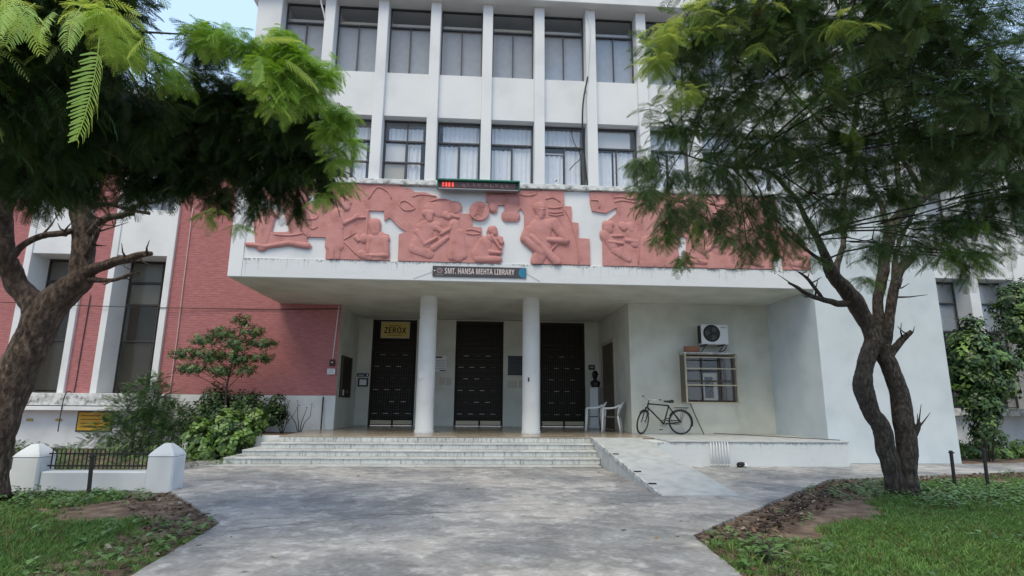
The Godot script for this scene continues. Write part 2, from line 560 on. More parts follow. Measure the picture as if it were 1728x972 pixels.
	box("brick_corner", Vector3(-4.632, 1.6, ZR - 0.05), Vector3(-4.284, 4.44, ZR + 0.0035), M.joint, b, 0.0)
	box("soffit", Vector3(-6.2, 4.445, -20.9), Vector3(8.93, 4.459, ZF - 0.02), M.porch, b, 0.0)
	box("porch_side_wall", Vector3(4.603, FL, ZB - 0.5), Vector3(4.95, 4.444, ZS - 0.22), M.porch, b, 0.006)
	for d in [[4.603, 6.30, FL, 4.444], [7.83, 8.95, FL, 4.444], [6.30, 7.83, FL, 1.48], [6.30, 7.83, 2.93, 4.444]]:
		box("bay_wall", Vector3(d[0], d[2], ZS - 0.22), Vector3(d[1], d[3], ZS), M.porch, b, 0.003)
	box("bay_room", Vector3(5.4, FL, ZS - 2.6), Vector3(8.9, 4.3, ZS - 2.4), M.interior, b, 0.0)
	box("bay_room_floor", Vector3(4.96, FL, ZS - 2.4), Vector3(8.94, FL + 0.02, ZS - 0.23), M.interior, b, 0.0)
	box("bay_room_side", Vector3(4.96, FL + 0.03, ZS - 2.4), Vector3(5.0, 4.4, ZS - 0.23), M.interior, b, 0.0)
	window(b, 6.32, 7.81, 1.50, 2.91, ZS - 0.12, [2.12], [[0.34, 0, 2], [0.70, 0, 2]], [["cream", 0.36, 0.66, 1.55, 2.36], ["interior", 0.40, 0.58, 1.62, 2.25], ["brown", 0.02, 0.30, 1.55, 2.86], ["brown", 0.76, 0.98, 1.55, 2.86]], M.brown)
	for x in [-1.395, 1.612]:
		st = mk(true)
		lathe(st, Vector3(x, FL, -16.48), [Vector2(0.272, 0), Vector2(0.272, 0.06), Vector2(0.258, 0.075), Vector2(0.252, 0.6), Vector2(0.248, 3.87)], 40)
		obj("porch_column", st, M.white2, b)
	# brown wooden side door in the porch's right wall
	var sd := box("side_door", Vector3(4.575, FL + 0.01, -20.3), Vector3(4.602, 3.46, -18.62), M.brown, b, 0.004)
	for q in [[-20.42, -20.3, 3.58], [-18.62, -18.5, 3.58]]:
		box("door_frame", Vector3(4.55, FL + 0.01, q[0]), Vector3(4.604, q[2], q[1]), M.cream, sd, 0.006)
	box("door_frame", Vector3(4.55, 3.46, -20.3), Vector3(4.604, 3.58, -18.62), M.cream, sd, 0.006)
	for y in [1.0, 2.3]:
		box("door_panel", Vector3(4.562, y, -20.1), Vector3(4.58, y + 1.0, -19.55), M.brown, sd, 0.006)
		box("door_panel", Vector3(4.562, y, -19.4), Vector3(4.58, y + 1.0, -18.85), M.brown, sd, 0.006)
	# -- left wing: brick piers between white framed bays
	for q in [[-9.6, -4.63], [-12.25, -11.5], [-14.75, -14.05], [-17.25, -16.55], [-19.8, -19.1], [-22.3, -21.6]]:
		box("brick_wall", Vector3(q[0], 1.6, -21.9), Vector3(q[1], 11.2, ZR), M.joint, b, 0.0)
		stuff(obj("brickwork", brick_face(q[0], -4.283 if q[1] > -5 else q[1], 1.6, 4.462 if q[1] > -5 else 7.4, ZR), M.brick, b))
		if q[1] > -5: stuff(obj("brickwork", brick_face(q[0], -6.22, 4.462, 7.4, ZR), M.brick, b))
		stuff(obj("brickwork", brick_face(q[0], minf(q[1], -6.22), 7.4, 11.2, ZR), M.brick, b))
	for q in [[-11.5, -9.6], [-14.05, -12.25], [-16.55, -14.75], [-19.1, -17.25], [-21.6, -19.8]]:
		box("jamb", Vector3(q[0], 1.6, -19.1), Vector3(q[0] + 0.19, 11.2, ZR + 0.10), M.white, b, 0.008)
		box("jamb", Vector3(q[1] - 0.19, 1.6, -19.1), Vector3(q[1], 11.2, ZR + 0.10), M.white, b, 0.008)
		box("spandrel", Vector3(q[0] + 0.19, 5.88, -19.1), Vector3(q[1] - 0.19, 7.4, ZR + 0.06), M.white, b, 0.008)
		box("spandrel", Vector3(q[0] + 0.19, 9.9, -19.1), Vector3(q[1] - 0.19, 11.2, ZR + 0.06), M.white, b, 0.008)
		window(b, q[0] + 0.19, q[1] - 0.19, 1.62, 5.87, -18.82, [3.25, 4.42, 5.15], [[0.68, 0, 1], [0.68, 1, 2], [0.68, 2, 3], [0.68, 3, 4]], [["cream", 0.04, 0.64, 5.2, 5.8], ["oldpaper", 0.05, 0.97, 4.47, 5.1], ["brown", 0.05, 0.62, 1.7, 3.2]], M.rust)
		window(b, q[0] + 0.19, q[1] - 0.19, 7.41, 9.89, -18.72, [8.9], [[0.5, 0, 1]], [["blind", 0.03, 0.97, 7.45, 8.85]], M.frame)
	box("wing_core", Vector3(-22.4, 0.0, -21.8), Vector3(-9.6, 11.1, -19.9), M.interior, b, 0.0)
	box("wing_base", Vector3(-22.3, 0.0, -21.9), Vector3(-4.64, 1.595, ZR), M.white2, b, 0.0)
	box("sill_band", Vector3(-22.3, 1.24, ZR), Vector3(-9.2, 1.60, ZR + 0.34), M.ledge, b, 0.012)
	box("drip_lip", Vector3(-22.3, 1.10, ZR), Vector3(-9.2, 1.215, ZR + 0.42), M.white, b, 0.008)
	box("wing_roof", Vector3(-22.5, 11.2, -22.2), Vector3(-6.22, 11.5, ZR + 0.3), M.white, b, 0.01)
	# -- right wing: white piers
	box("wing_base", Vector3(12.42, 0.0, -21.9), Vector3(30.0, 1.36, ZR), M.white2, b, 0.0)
	box("sill_band", Vector3(12.42, 1.14, ZR), Vector3(30.0, 1.38, ZR + 0.3), M.ledge, b, 0.01)
	box("wing_roof", Vector3(12.42, 11.2, -22.2), Vector3(30.2, 11.5, ZR + 0.3), M.white, b, 0.01)
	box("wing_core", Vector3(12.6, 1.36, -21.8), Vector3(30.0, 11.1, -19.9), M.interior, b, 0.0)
	for k in 9:
		var x := 13.49 + 1.72 * k
		box("pier", Vector3(x, 1.38, -19.1), Vector3(x + 0.36, 11.198, ZR + 0.02), M.white, b, 0.01)
		var x0 := x + 0.36
		var x1 := x + 1.72
		box("spandrel", Vector3(x0, 5.78, -19.1), Vector3(x1, 7.4, ZR - 0.02), M.white, b, 0.008)
		box("spandrel", Vector3(x0, 9.9, -19.1), Vector3(x1, 11.198, ZR - 0.02), M.white, b, 0.008)
		window(b, x0, x1, 1.40, 5.77, -18.72, [4.0, 5.0], [[0.4, 0, 1], [0.4, 1, 2]], [["alu", 0.04, 0.96, 5.05, 5.7], ["blind", 0.45, 0.96, 4.05, 4.95]], M.frame)
		window(b, x0, x1, 7.41, 9.89, -18.72, [8.9], [[0.5, 0, 1]], [["blind", 0.03, 0.97, 7.45, 8.85]], M.frame)
	return b

# the three tall dark collapsible gates
func build_gates():
	var n := 0
	for d in [[-3.79, -2.17, "tall dark lattice gate under the yellow board, left of the first column"], [-0.74, 1.03, "tall dark lattice gate in the middle, between the two round columns"], [2.40, 4.08, "tall dark lattice gate right of the second column, nearest the plastic chairs"]]:
		var x0: float = d[0]
		var x1: float = d[1]
		var g := thing("entrance_gate", d[2], "gate", Vector3((x0 + x1) / 2, FL, ZB - 0.1), 0.0, "tall lattice gates at the back of the porch", true)
		var z := ZB - 0.12
		box("backing", Vector3(x0 + 0.02, FL + 0.02, z - 0.16), Vector3(x1 - 0.02, 4.40, z - 0.10), M.door, g, 0.0)
		for s in [[x0, x0 + 0.07], [x1 - 0.07, x1]]:
			box("post", Vector3(s[0], FL + 0.005, z - 0.06), Vector3(s[1], 4.405, z + 0.05), M.door, g, 0.006)
		box("head_rail", Vector3(x0 + 0.07, 4.30, z - 0.05), Vector3(x1 - 0.07, 4.405, z + 0.04), M.door, g, 0.006)
		box("rail", Vector3(x0 + 0.07, 3.52, z - 0.05), Vector3(x1 - 0.07, 3.60, z + 0.04), M.door, g, 0.006)
		var xm := (x0 + x1) / 2 + 0.04
		box("centre_post", Vector3(xm - 0.03, FL + 0.005, z - 0.05), Vector3(xm + 0.03, 0.80, z + 0.045), M.door, g, 0.006)
		for s in [[x0 + 0.075, xm - 0.035], [xm + 0.035, x1 - 0.075]]:
			box("kick_plate", Vector3(s[0], FL + 0.05, z - 0.03), Vector3(s[1], 0.78, z + 0.03), M.kick, g, 0.006)
		var bars := mk()
		var x := x0 + 0.12
		while x < x1 - 0.1:
			bx(bars, Vector3(x - 0.009, 0.80, z - 0.02), Vector3(x + 0.009, 3.52, z + 0.012), 0.0)
			bx(bars, Vector3(x - 0.009, 3.60, z - 0.02), Vector3(x + 0.009, 4.30, z + 0.012), 0.0)
			x += 0.085
		for r in 14:
			var y := 0.95 + r * 0.205
			if y < 3.5: bx(bars, Vector3(x0 + 0.07, y - 0.011, z - 0.022), Vector3(x1 - 0.07, y + 0.011, z + 0.006), 0.0)
		stuff(obj("lattice", bars, M.lattice, g))
		for r in 7:
			var y := 1.02 + r * 0.42
			if y > 3.45: continue
			for k in 5:
				var cx := x0 + 0.12 + (k + (0.5 if r % 2 else 0.0)) * 0.40 + rf(-0.012, 0.012)
				if cx + 0.2 > x1 - 0.06: continue
				var t := rf(0.0, 1.0)
				box("latch_plate", Vector3(cx, y - 0.011, z + 0.013), Vector3(cx + 0.18, y + 0.011, z + 0.021), M.brass if t < 0.95 - r * 0.10 else M.brown, g, 0.003)
		n += 1

# ---------------------------------------------------------------- mural
func relief(called: String, caps: Array, z: float, parent: Node):
	var lo := Vector2(1e9, 1e9)
	var hi := -lo
	for c in caps:
		var r: float = maxf(c[4], c[5]) + 0.02
		for q in [Vector2(c[0], c[1]), Vector2(c[2], c[3])]:
			lo = lo.min(q - Vector2(r, r))
			hi = hi.max(q + Vector2(r, r))
	lo.y = maxf(lo.y, 4.953)
	var step := 0.0145
	var nx := int((hi.x - lo.x) / step) + 1
	var ny := int((hi.y - lo.y) / step) + 1
	var h := PackedFloat32Array()
	h.resize((nx + 1) * (ny + 1))
	h.fill(-0.02)
	for c in caps:
		var a := Vector2(c[0], c[1])
		var ab := Vector2(c[2], c[3]) - a
		var l2 := maxf(ab.length_squared(), 1e-6)
		var r: float = maxf(c[4], c[5]) + 0.02
		for iy in range(maxi(0, int((minf(c[1], c[3]) - r - lo.y) / step)), mini(ny, int((maxf(c[1], c[3]) + r - lo.y) / step) + 1) + 1):
			for ix in range(maxi(0, int((minf(c[0], c[2]) - r - lo.x) / step)), mini(nx, int((maxf(c[0], c[2]) + r - lo.x) / step) + 1) + 1):
				var p := lo + Vector2(ix, iy) * step
				var t := clampf((p - a).dot(ab) / l2, 0, 1)
				var rad := lerpf(c[4], c[5], t)
				var s := 1.0 - (p - a - ab * t).length() / rad
				var v: float = c[6] * 0.42 * sqrt(1.0 - (1.0 - s) * (1.0 - s)) if s > 0 else maxf(s * c[6] * 2.0, -0.02)
				var k := iy * (nx + 1) + ix
				h[k] = maxf(h[k], v)
	var st := mk(true)
	for iy in ny:
		for ix in nx:
			var k := iy * (nx + 1) + ix
			var q := [k, k + 1, k + nx + 2, k + nx + 1]
			if h[q[0]] <= -0.0199 and h[q[1]] <= -0.0199 and h[q[2]] <= -0.0199 and h[q[3]] <= -0.0199: continue
			var v := []
			for i in q: v.append(Vector3(lo.x + (i % (nx + 1)) * step, lo.y + int(i / (nx + 1)) * step, z + h[i]))
			quad(st, v[0], v[1], v[2], v[3])
	obj(called, st, M.salmon, parent)

func ridge(pts: Array, z: float, parent: Node, r := 0.022):
	var st := mk(true)
	var p := []
	for q in pts: p.append([q.x, q.y, z, r])
	var a := []
	var rr := []
	for q in smooth_path(p, 5):
		a.append(Vector3(q[0], q[1], q[2])); rr.append(r)
	rr[0] = r * 0.4; rr[-1] = r * 0.4
	tube(st, a, rr, 7)
	obj("raised_line", st, M.salmon, parent)

func build_mural():
	var m := thing("relief_mural", "long terracotta red relief mural with carved figures on white plaster above the porch", "mural", Vector3(1.5, 5.0, ZF), 0.0, "", true)
	var zp := ZF + 0.055
	var disc := PackedVector2Array()
	for k in 28: disc.append(Vector2(0.02, 6.347) + Vector2(cos(TAU * k / 28), sin(TAU * k / 28)) * 0.259)
	for poly in [PackedVector2Array([Vector2(-5.87, 5.34), Vector2(-5.62, 5.34), Vector2(-5.73, 5.94), Vector2(-5.52, 5.98), Vector2(-5.61, 6.06), Vector2(-5.61, 6.12), Vector2(-5.11, 6.14), Vector2(-5.10, 6.02), Vector2(-5.21, 6.00), Vector2(-5.25, 5.63), Vector2(-4.87, 5.64), Vector2(-4.81, 5.69), Vector2(-5.07, 6.37), Vector2(-5.41, 6.45), Vector2(-5.55, 6.62), Vector2(-5.49, 6.91), Vector2(-4.48, 6.97), Vector2(-3.29, 6.99), Vector2(-2.14, 7.02), Vector2(-2.02, 6.95), Vector2(-1.77, 6.91), Vector2(-1.69, 6.82), Vector2(-1.39, 6.82), Vector2(-1.10, 6.71), Vector2(-1.08, 6.65), Vector2(-0.87, 6.66), Vector2(-0.63, 6.59), Vector2(-0.49, 6.37), Vector2(-0.45, 6.27), Vector2(-0.15, 6.27), Vector2(-0.17, 6.16), Vector2(-0.15, 5.92), Vector2(0.09, 5.91), Vector2(0.10, 5.64), Vector2(0.26, 5.63), Vector2(0.27, 5.72), Vector2(0.21, 5.80), Vector2(0.27, 5.90), Vector2(0.44, 5.91), Vector2(0.52, 5.81), Vector2(0.50, 5.70), Vector2(0.64, 5.67), Vector2(0.67, 5.51), Vector2(0.65, 5.39), Vector2(0.64, 5.23), Vector2(0.49, 5.18), Vector2(0.60, 5.10), Vector2(0.60, 4.95), Vector2(-2.03, 4.96), Vector2(-2.04, 5.66), Vector2(-1.84, 5.74), Vector2(-2.02, 5.84), Vector2(-2.29, 6.11), Vector2(-2.43, 6.02), Vector2(-2.45, 6.28), Vector2(-2.84, 6.28), Vector2(-2.78, 6.05), Vector2(-2.54, 6.02), Vector2(-2.50, 5.68), Vector2(-2.30, 5.65), Vector2(-2.24, 4.96), Vector2(-3.85, 4.96), Vector2(-3.85, 5.45), Vector2(-3.89, 5.53), Vector2(-4.35, 5.53), Vector2(-4.34, 5.39), Vector2(-4.22, 5.30), Vector2(-4.24, 5.24), Vector2(-4.38, 5.25), Vector2(-4.65, 5.35), Vector2(-4.93, 5.31), Vector2(-5.21, 5.22), Vector2(-5.44, 5.19), Vector2(-5.71, 5.25), Vector2(-5.85, 5.24)]), PackedVector2Array([Vector2(0.19, 6.92), Vector2(2.26, 7.00), Vector2(2.27, 6.56), Vector2(2.46, 6.56), Vector2(2.47, 6.12), Vector2(2.64, 6.11), Vector2(2.64, 5.69), Vector2(2.93, 5.68), Vector2(2.94, 4.97), Vector2(1.42, 4.97), Vector2(1.54, 5.18), Vector2(1.14, 5.59), Vector2(1.20, 5.78), Vector2(1.20, 6.33), Vector2(1.11, 6.47), Vector2(1.03, 6.36), Vector2(1.03, 6.10), Vector2(0.69, 6.09), Vector2(0.68, 6.54), Vector2(0.50, 6.53), Vector2(0.49, 6.34), Vector2(0.40, 6.30), Vector2(0.29, 6.40), Vector2(0.26, 6.61), Vector2(0.19, 6.62)]), PackedVector2Array([Vector2(2.97, 6.98), Vector2(5.51, 7.05), Vector2(8.13, 7.08), Vector2(8.07, 6.16), Vector2(8.32, 6.15), Vector2(8.35, 6.02), Vector2(8.69, 5.97), Vector2(8.78, 5.76), Vector2(8.92, 5.53), Vector2(8.90, 4.99), Vector2(8.13, 4.97), Vector2(8.15, 5.28), Vector2(8.06, 5.39), Vector2(7.95, 5.38), Vector2(7.87, 5.24), Vector2(7.87, 4.98), Vector2(5.47, 4.97), Vector2(5.49, 5.25), Vector2(5.56, 5.78), Vector2(5.39, 5.86), Vector2(5.30, 5.47), Vector2(5.35, 4.97), Vector2(3.27, 4.96), Vector2(3.28, 6.06), Vector2(3.68, 6.42), Vector2(3.68, 6.57), Vector2(3.38, 6.40), Vector2(3.01, 6.46), Vector2(2.96, 6.74)])]:
		var st := mk()
		prism(st, poly, ZF - 0.02, zp)
		obj("red_panel", st, M.salmon, m)
	var st := mk()
	prism(st, disc, ZF - 0.01, zp + 0.045)
	obj("red_disc", st, M.salmon, m)
	st = mk()
	prism(st, PackedVector2Array([Vector2(-4.39, 6.66), Vector2(-4.25, 6.67), Vector2(-4.13, 6.40), Vector2(-4.37, 6.41)]), ZF + 0.01, zp + 0.006)
	obj("white_patch", st, M.white, m)
	relief("flute_player", [[-3.45, 6.42, -3.41, 6.34, 0.135, 0.105, 0.130], [-3.44, 6.50, -3.40, 6.48, 0.142, 0.123, 0.120], [-3.54, 6.25, -3.57, 6.12, 0.092, 0.123, 0.090], [-3.64, 6.15, -3.58, 5.80, 0.160, 0.142, 0.110], [-3.53, 6.12, -3.43, 5.92, 0.080, 0.068, 0.130], [-3.43, 5.92, -3.15, 6.07, 0.068, 0.049, 0.140], [-3.16, 6.08, -3.13, 6.12, 0.068, 0.055, 0.140], [-3.12, 6.07, -2.90, 6.08, 0.028, 0.025, 0.130], [-3.68, 5.77, -3.67, 5.32, 0.169, 0.191, 0.090], [-3.58, 5.77, -3.55, 5.31, 0.123, 0.148, 0.100], [-3.71, 5.27, -3.70, 4.99, 0.080, 0.068, 0.090], [-3.56, 5.27, -3.55, 5.00, 0.080, 0.068, 0.090]], zp, m)
	relief("seated_musician", [[-2.67, 5.92, -2.64, 5.70, 0.148, 0.117, 0.150], [-2.66, 5.67, -2.64, 5.58, 0.080, 0.092, 0.100], [-2.75, 5.53, -2.38, 5.52, 0.105, 0.105, 0.110], [-2.57, 5.49, -2.58, 5.15, 0.222, 0.240, 0.110], [-2.38, 5.49, -2.33, 5.12, 0.086, 0.074, 0.130], [-2.33, 5.09, -2.81, 5.07, 0.068, 0.055, 0.150], [-2.78, 5.48, -2.80, 5.17, 0.074, 0.062, 0.120], [-2.88, 6.27, -2.86, 5.60, 0.037, 0.037, 0.090], [-2.91, 5.53, -2.91, 5.51, 0.123, 0.123, 0.130], [-3.11, 5.54, -3.06, 5.46, 0.068, 0.049, 0.120], [-2.96, 5.11, -2.75, 5.02, 0.111, 0.092, 0.120]], zp, m)
	relief("reading_figure", [[-1.29, 6.20, -1.27, 6.08, 0.129, 0.092, 0.150], [-1.37, 6.25, -1.22, 6.26, 0.105, 0.092, 0.140], [-1.47, 5.86, -1.08, 5.91, 0.142, 0.123, 0.100], [-1.35, 5.84, -1.46, 5.46, 0.222, 0.246, 0.100], [-1.10, 5.88, -0.93, 5.75, 0.080, 0.062, 0.120], [-0.93, 5.75, -0.69, 5.86, 0.055, 0.043, 0.120], [-1.57, 5.74, -1.37, 5.41, 0.086, 0.068, 0.140], [-1.37, 5.41, -1.07, 5.59, 0.062, 0.043, 0.140], [-1.63, 5.30, -1.24, 5.15, 0.154, 0.123, 0.090], [-1.15, 5.31, -0.80, 5.60, 0.086, 0.062, 0.110]], zp, m)
	relief("draped_figure", [[-0.85, 6.22, -0.79, 6.16, 0.117, 0.080, 0.140], [-0.70, 6.21, -0.53, 6.16, 0.074, 0.043, 0.110], [-0.63, 5.98, -0.60, 5.76, 0.135, 0.142, 0.100], [-0.69, 5.98, -0.73, 5.84, 0.062, 0.055, 0.130], [-0.73, 5.84, -0.96, 5.69, 0.055, 0.043, 0.130], [-0.60, 5.73, -0.67, 5.10, 0.123, 0.111, 0.100], [-0.53, 5.73, -0.50, 5.11, 0.142, 0.154, 0.120], [-0.47, 5.74, -0.37, 5.14, 0.105, 0.111, 0.100]], zp, m)
	relief("crouching_figure", [[0.37, 5.84, 0.41, 5.76, 0.117, 0.086, 0.140], [0.17, 5.47, 0.08, 5.18, 0.185, 0.246, 0.100], [0.29, 5.63, 0.41, 5.60, 0.092, 0.080, 0.100], [0.35, 5.68, 0.58, 5.35, 0.049, 0.037, 0.150], [0.56, 5.61, 0.61, 5.51, 0.068, 0.062, 0.120], [0.32, 5.25, 0.57, 5.23, 0.074, 0.043, 0.130], [-0.00, 5.06, 0.54, 5.06, 0.105, 0.080, 0.120]], zp, m)
	relief("rower", [[1.60, 6.49, 1.63, 6.34, 0.172, 0.129, 0.200], [1.63, 6.34, 1.64, 6.23, 0.129, 0.080, 0.200], [1.66, 6.42, 1.67, 6.34, 0.028, 0.037, 0.230], [1.58, 6.42, 1.73, 6.44, 0.022, 0.022, 0.225], [1.62, 6.28, 1.69, 6.29, 0.022, 0.018, 0.225], [1.59, 6.20, 1.63, 6.02, 0.105, 0.135, 0.130], [1.36, 5.82, 1.96, 6.06, 0.172, 0.160, 0.150], [1.63, 5.89, 1.66, 5.67, 0.323, 0.246, 0.160], [1.66, 5.67, 1.73, 5.38, 0.234, 0.185, 0.140], [1.98, 6.08, 2.14, 5.84, 0.142, 0.129, 0.190], [2.14, 5.84, 2.30, 5.61, 0.129, 0.105, 0.200], [2.28, 5.59, 1.83, 5.61, 0.105, 0.080, 0.210], [1.34, 5.85, 1.23, 5.64, 0.142, 0.117, 0.160], [1.23, 5.62, 1.65, 5.29, 0.105, 0.135, 0.180], [1.39, 5.69, 2.06, 5.02, 0.092, 0.123, 0.200], [1.66, 5.29, 1.54, 5.03, 0.172, 0.154, 0.130], [2.06, 5.50, 1.82, 5.23, 0.028, 0.028, 0.100]], zp, m)
	relief("standing_group", [[3.43, 5.98, 3.46, 5.92, 0.123, 0.101, 0.120], [3.41, 6.07, 3.50, 6.09, 0.116, 0.101, 0.110], [3.37, 5.80, 3.54, 5.50, 0.145, 0.130, 0.090], [3.44, 5.61, 3.80, 5.57, 0.058, 0.043, 0.120], [3.53, 5.77, 3.81, 5.78, 0.051, 0.043, 0.110], [3.82, 6.06, 3.85, 6.00, 0.116, 0.094, 0.120], [4.02, 6.05, 4.05, 5.95, 0.123, 0.094, 0.120], [4.07, 5.86, 4.14, 5.59, 0.152, 0.130, 0.090], [3.92, 5.66, 4.19, 5.63, 0.065, 0.051, 0.110], [3.58, 5.39, 3.90, 5.18, 0.109, 0.094, 0.080], [3.80, 5.40, 3.96, 5.14, 0.094, 0.080, 0.080], [4.47, 5.64, 4.45, 5.08, 0.167, 0.217, 0.080], [4.77, 5.72, 4.78, 5.12, 0.159, 0.195, 0.080], [4.67, 5.91, 4.70, 5.84, 0.116, 0.101, 0.110], [5.00, 5.77, 5.04, 5.09, 0.123, 0.159, 0.080]], zp, m)
	relief("working_group", [[5.84, 5.70, 5.87, 5.62, 0.109, 0.094, 0.120], [5.81, 5.56, 6.02, 5.42, 0.130, 0.109, 0.090], [6.02, 5.42, 6.26, 5.58, 0.065, 0.051, 0.120], [6.64, 5.66, 6.65, 5.55, 0.109, 0.094, 0.120], [6.69, 5.47, 6.71, 5.06, 0.145, 0.174, 0.090], [7.04, 5.37, 7.17, 5.18, 0.123, 0.101, 0.100], [7.17, 5.18, 7.54, 5.08, 0.080, 0.065, 0.110], [7.29, 5.91, 7.31, 5.80, 0.109, 0.087, 0.120], [7.33, 5.72, 7.50, 5.49, 0.145, 0.123, 0.090], [7.71, 6.00, 7.74, 5.85, 0.109, 0.094, 0.120], [7.72, 5.81, 7.88, 5.47, 0.138, 0.109, 0.100], [7.87, 5.85, 7.90, 5.31, 0.065, 0.065, 0.090], [8.22, 5.86, 8.25, 5.78, 0.101, 0.087, 0.110], [8.28, 5.71, 8.41, 5.40, 0.130, 0.145, 0.090], [8.38, 5.18, 8.72, 5.11, 0.109, 0.094, 0.080], [6.23, 5.65, 6.44, 5.96, 0.043, 0.043, 0.080], [6.34, 5.58, 6.58, 5.93, 0.043, 0.043, 0.080], [6.45, 5.54, 6.66, 5.85, 0.043, 0.043, 0.080], [5.52, 5.14, 6.01, 5.12, 0.072, 0.065, 0.080], [6.17, 5.27, 6.22, 5.01, 0.123, 0.159, 0.080]], zp, m)
	relief("boat", [[-5.45, 5.27, -5.40, 6.05, 0.13, 0.19, 0.07], [-5.8, 5.29, -5.35, 5.245, 0.05, 0.05, 0.10], [-5.35, 5.245, -4.8, 5.36, 0.05, 0.06, 0.10], [-4.8, 5.36, -4.33, 5.30, 0.06, 0.075, 0.10], [-5.55, 6.07, -5.16, 6.09, 0.06, 0.06, 0.08]], zp, m)
	relief("parasol", [[-1.27, 6.40, -0.62, 6.42, 0.16, 0.16, 0.08], [-1.0, 6.36, -0.8, 6.52, 0.22, 0.10, 0.09]], zp, m)
	relief("bowl", [[0.36, 6.48, 0.38, 6.42, 0.11, 0.09, 0.09], [0.75, 6.24, 0.95, 6.24, 0.12, 0.12, 0.05], [0.35, 6.75, 0.95, 6.7, 0.1, 0.12, 0.05]], zp, m)
	for q in [[Vector2(2.26, 6.49), Vector2(2.44, 6.14), Vector2(2.59, 5.57), Vector2(2.64, 4.98)], [Vector2(-1.29, 6.56), Vector2(-1.08, 6.64), Vector2(-0.84, 6.64), Vector2(-0.65, 6.55)], [Vector2(-1.32, 6.44), Vector2(-1.01, 6.42), Vector2(-0.65, 6.45), Vector2(-0.54, 6.40)], [Vector2(-2.05, 6.53), Vector2(-1.90, 6.57), Vector2(-1.66, 6.38), Vector2(-1.89, 6.31), Vector2(-2.04, 6.42), Vector2(-2.05, 6.53)], [Vector2(1.76, 6.74), Vector2(1.98, 6.79), Vector2(2.17, 6.67)], [Vector2(1.82, 6.51), Vector2(2.01, 6.50), Vector2(2.23, 6.54)], [Vector2(1.84, 6.32), Vector2(2.04, 6.29), Vector2(2.26, 6.34)], [Vector2(1.84, 6.38), Vector2(2.04, 6.37), Vector2(2.24, 6.41)], [Vector2(-1.75, 6.69), Vector2(-1.51, 6.76), Vector2(-1.11, 6.72)], [Vector2(0.36, 6.92), Vector2(0.45, 6.79), Vector2(1.01, 6.84), Vector2(1.04, 6.55)], [Vector2(1.07, 6.85), Vector2(1.32, 6.82), Vector2(1.54, 6.89)], [Vector2(-0.32, 5.82), Vector2(-0.14, 5.84), Vector2(0.07, 5.78)], [Vector2(-0.32, 5.74), Vector2(-0.14, 5.71), Vector2(0.07, 5.73)], [Vector2(-4.59, 6.09), Vector2(-4.41, 6.00), Vector2(-4.17, 6.02), Vector2(-4.12, 6.13), Vector2(-4.22, 6.19)], [Vector2(-4.30, 5.78), Vector2(-4.21, 5.74), Vector2(-4.10, 5.82)], [Vector2(-3.44, 5.46), Vector2(-3.05, 5.07)], [Vector2(-3.44, 5.46), Vector2(-3.12, 5.69)], [Vector2(-2.87, 6.59), Vector2(-2.65, 6.92), Vector2(-2.37, 6.80), Vector2(-2.27, 6.61)], [Vector2(-4.25, 6.65), Vector2(-3.75, 6.67)], [Vector2(-3.75, 6.88), Vector2(-3.71, 6.40)], [Vector2(-5.02, 6.29), Vector2(-4.82, 6.08), Vector2(-4.57, 5.81), Vector2(-4.37, 5.56)], [Vector2(-5.19, 5.57), Vector2(-4.78, 5.55), Vector2(-4.44, 5.62)], [Vector2(3.60, 6.84), Vector2(3.81, 6.87), Vector2(4.03, 6.82), Vector2(4.29, 6.86)], [Vector2(3.61, 6.71), Vector2(3.84, 6.77), Vector2(4.21, 6.71)], [Vector2(2.98, 6.76), Vector2(3.20, 6.73), Vector2(3.20, 6.52)], [Vector2(4.26, 5.86), Vector2(4.21, 5.00)], [Vector2(3.58, 5.37), Vector2(3.83, 5.36)], [Vector2(6.50, 5.81), Vector2(6.59, 5.70)], [Vector2(4.82, 6.88), Vector2(5.35, 6.82), Vector2(5.73, 6.91)], [Vector2(6.11, 6.81), Vector2(6.49, 6.74), Vector2(6.88, 6.83)], [Vector2(7.81, 6.08), Vector2(7.92, 5.47)]]:
		ridge(q, zp + 0.004, m)
	for k in 7:
		ridge([Vector2(-0.13 + 0.02 * k, 6.2 + 0.05 * k), Vector2(-0.02 + 0.02 * k, 6.25 + 0.04 * k), Vector2(0.08 + 0.015 * k, 6.2 + 0.05 * k)], zp + 0.047, m, 0.014)

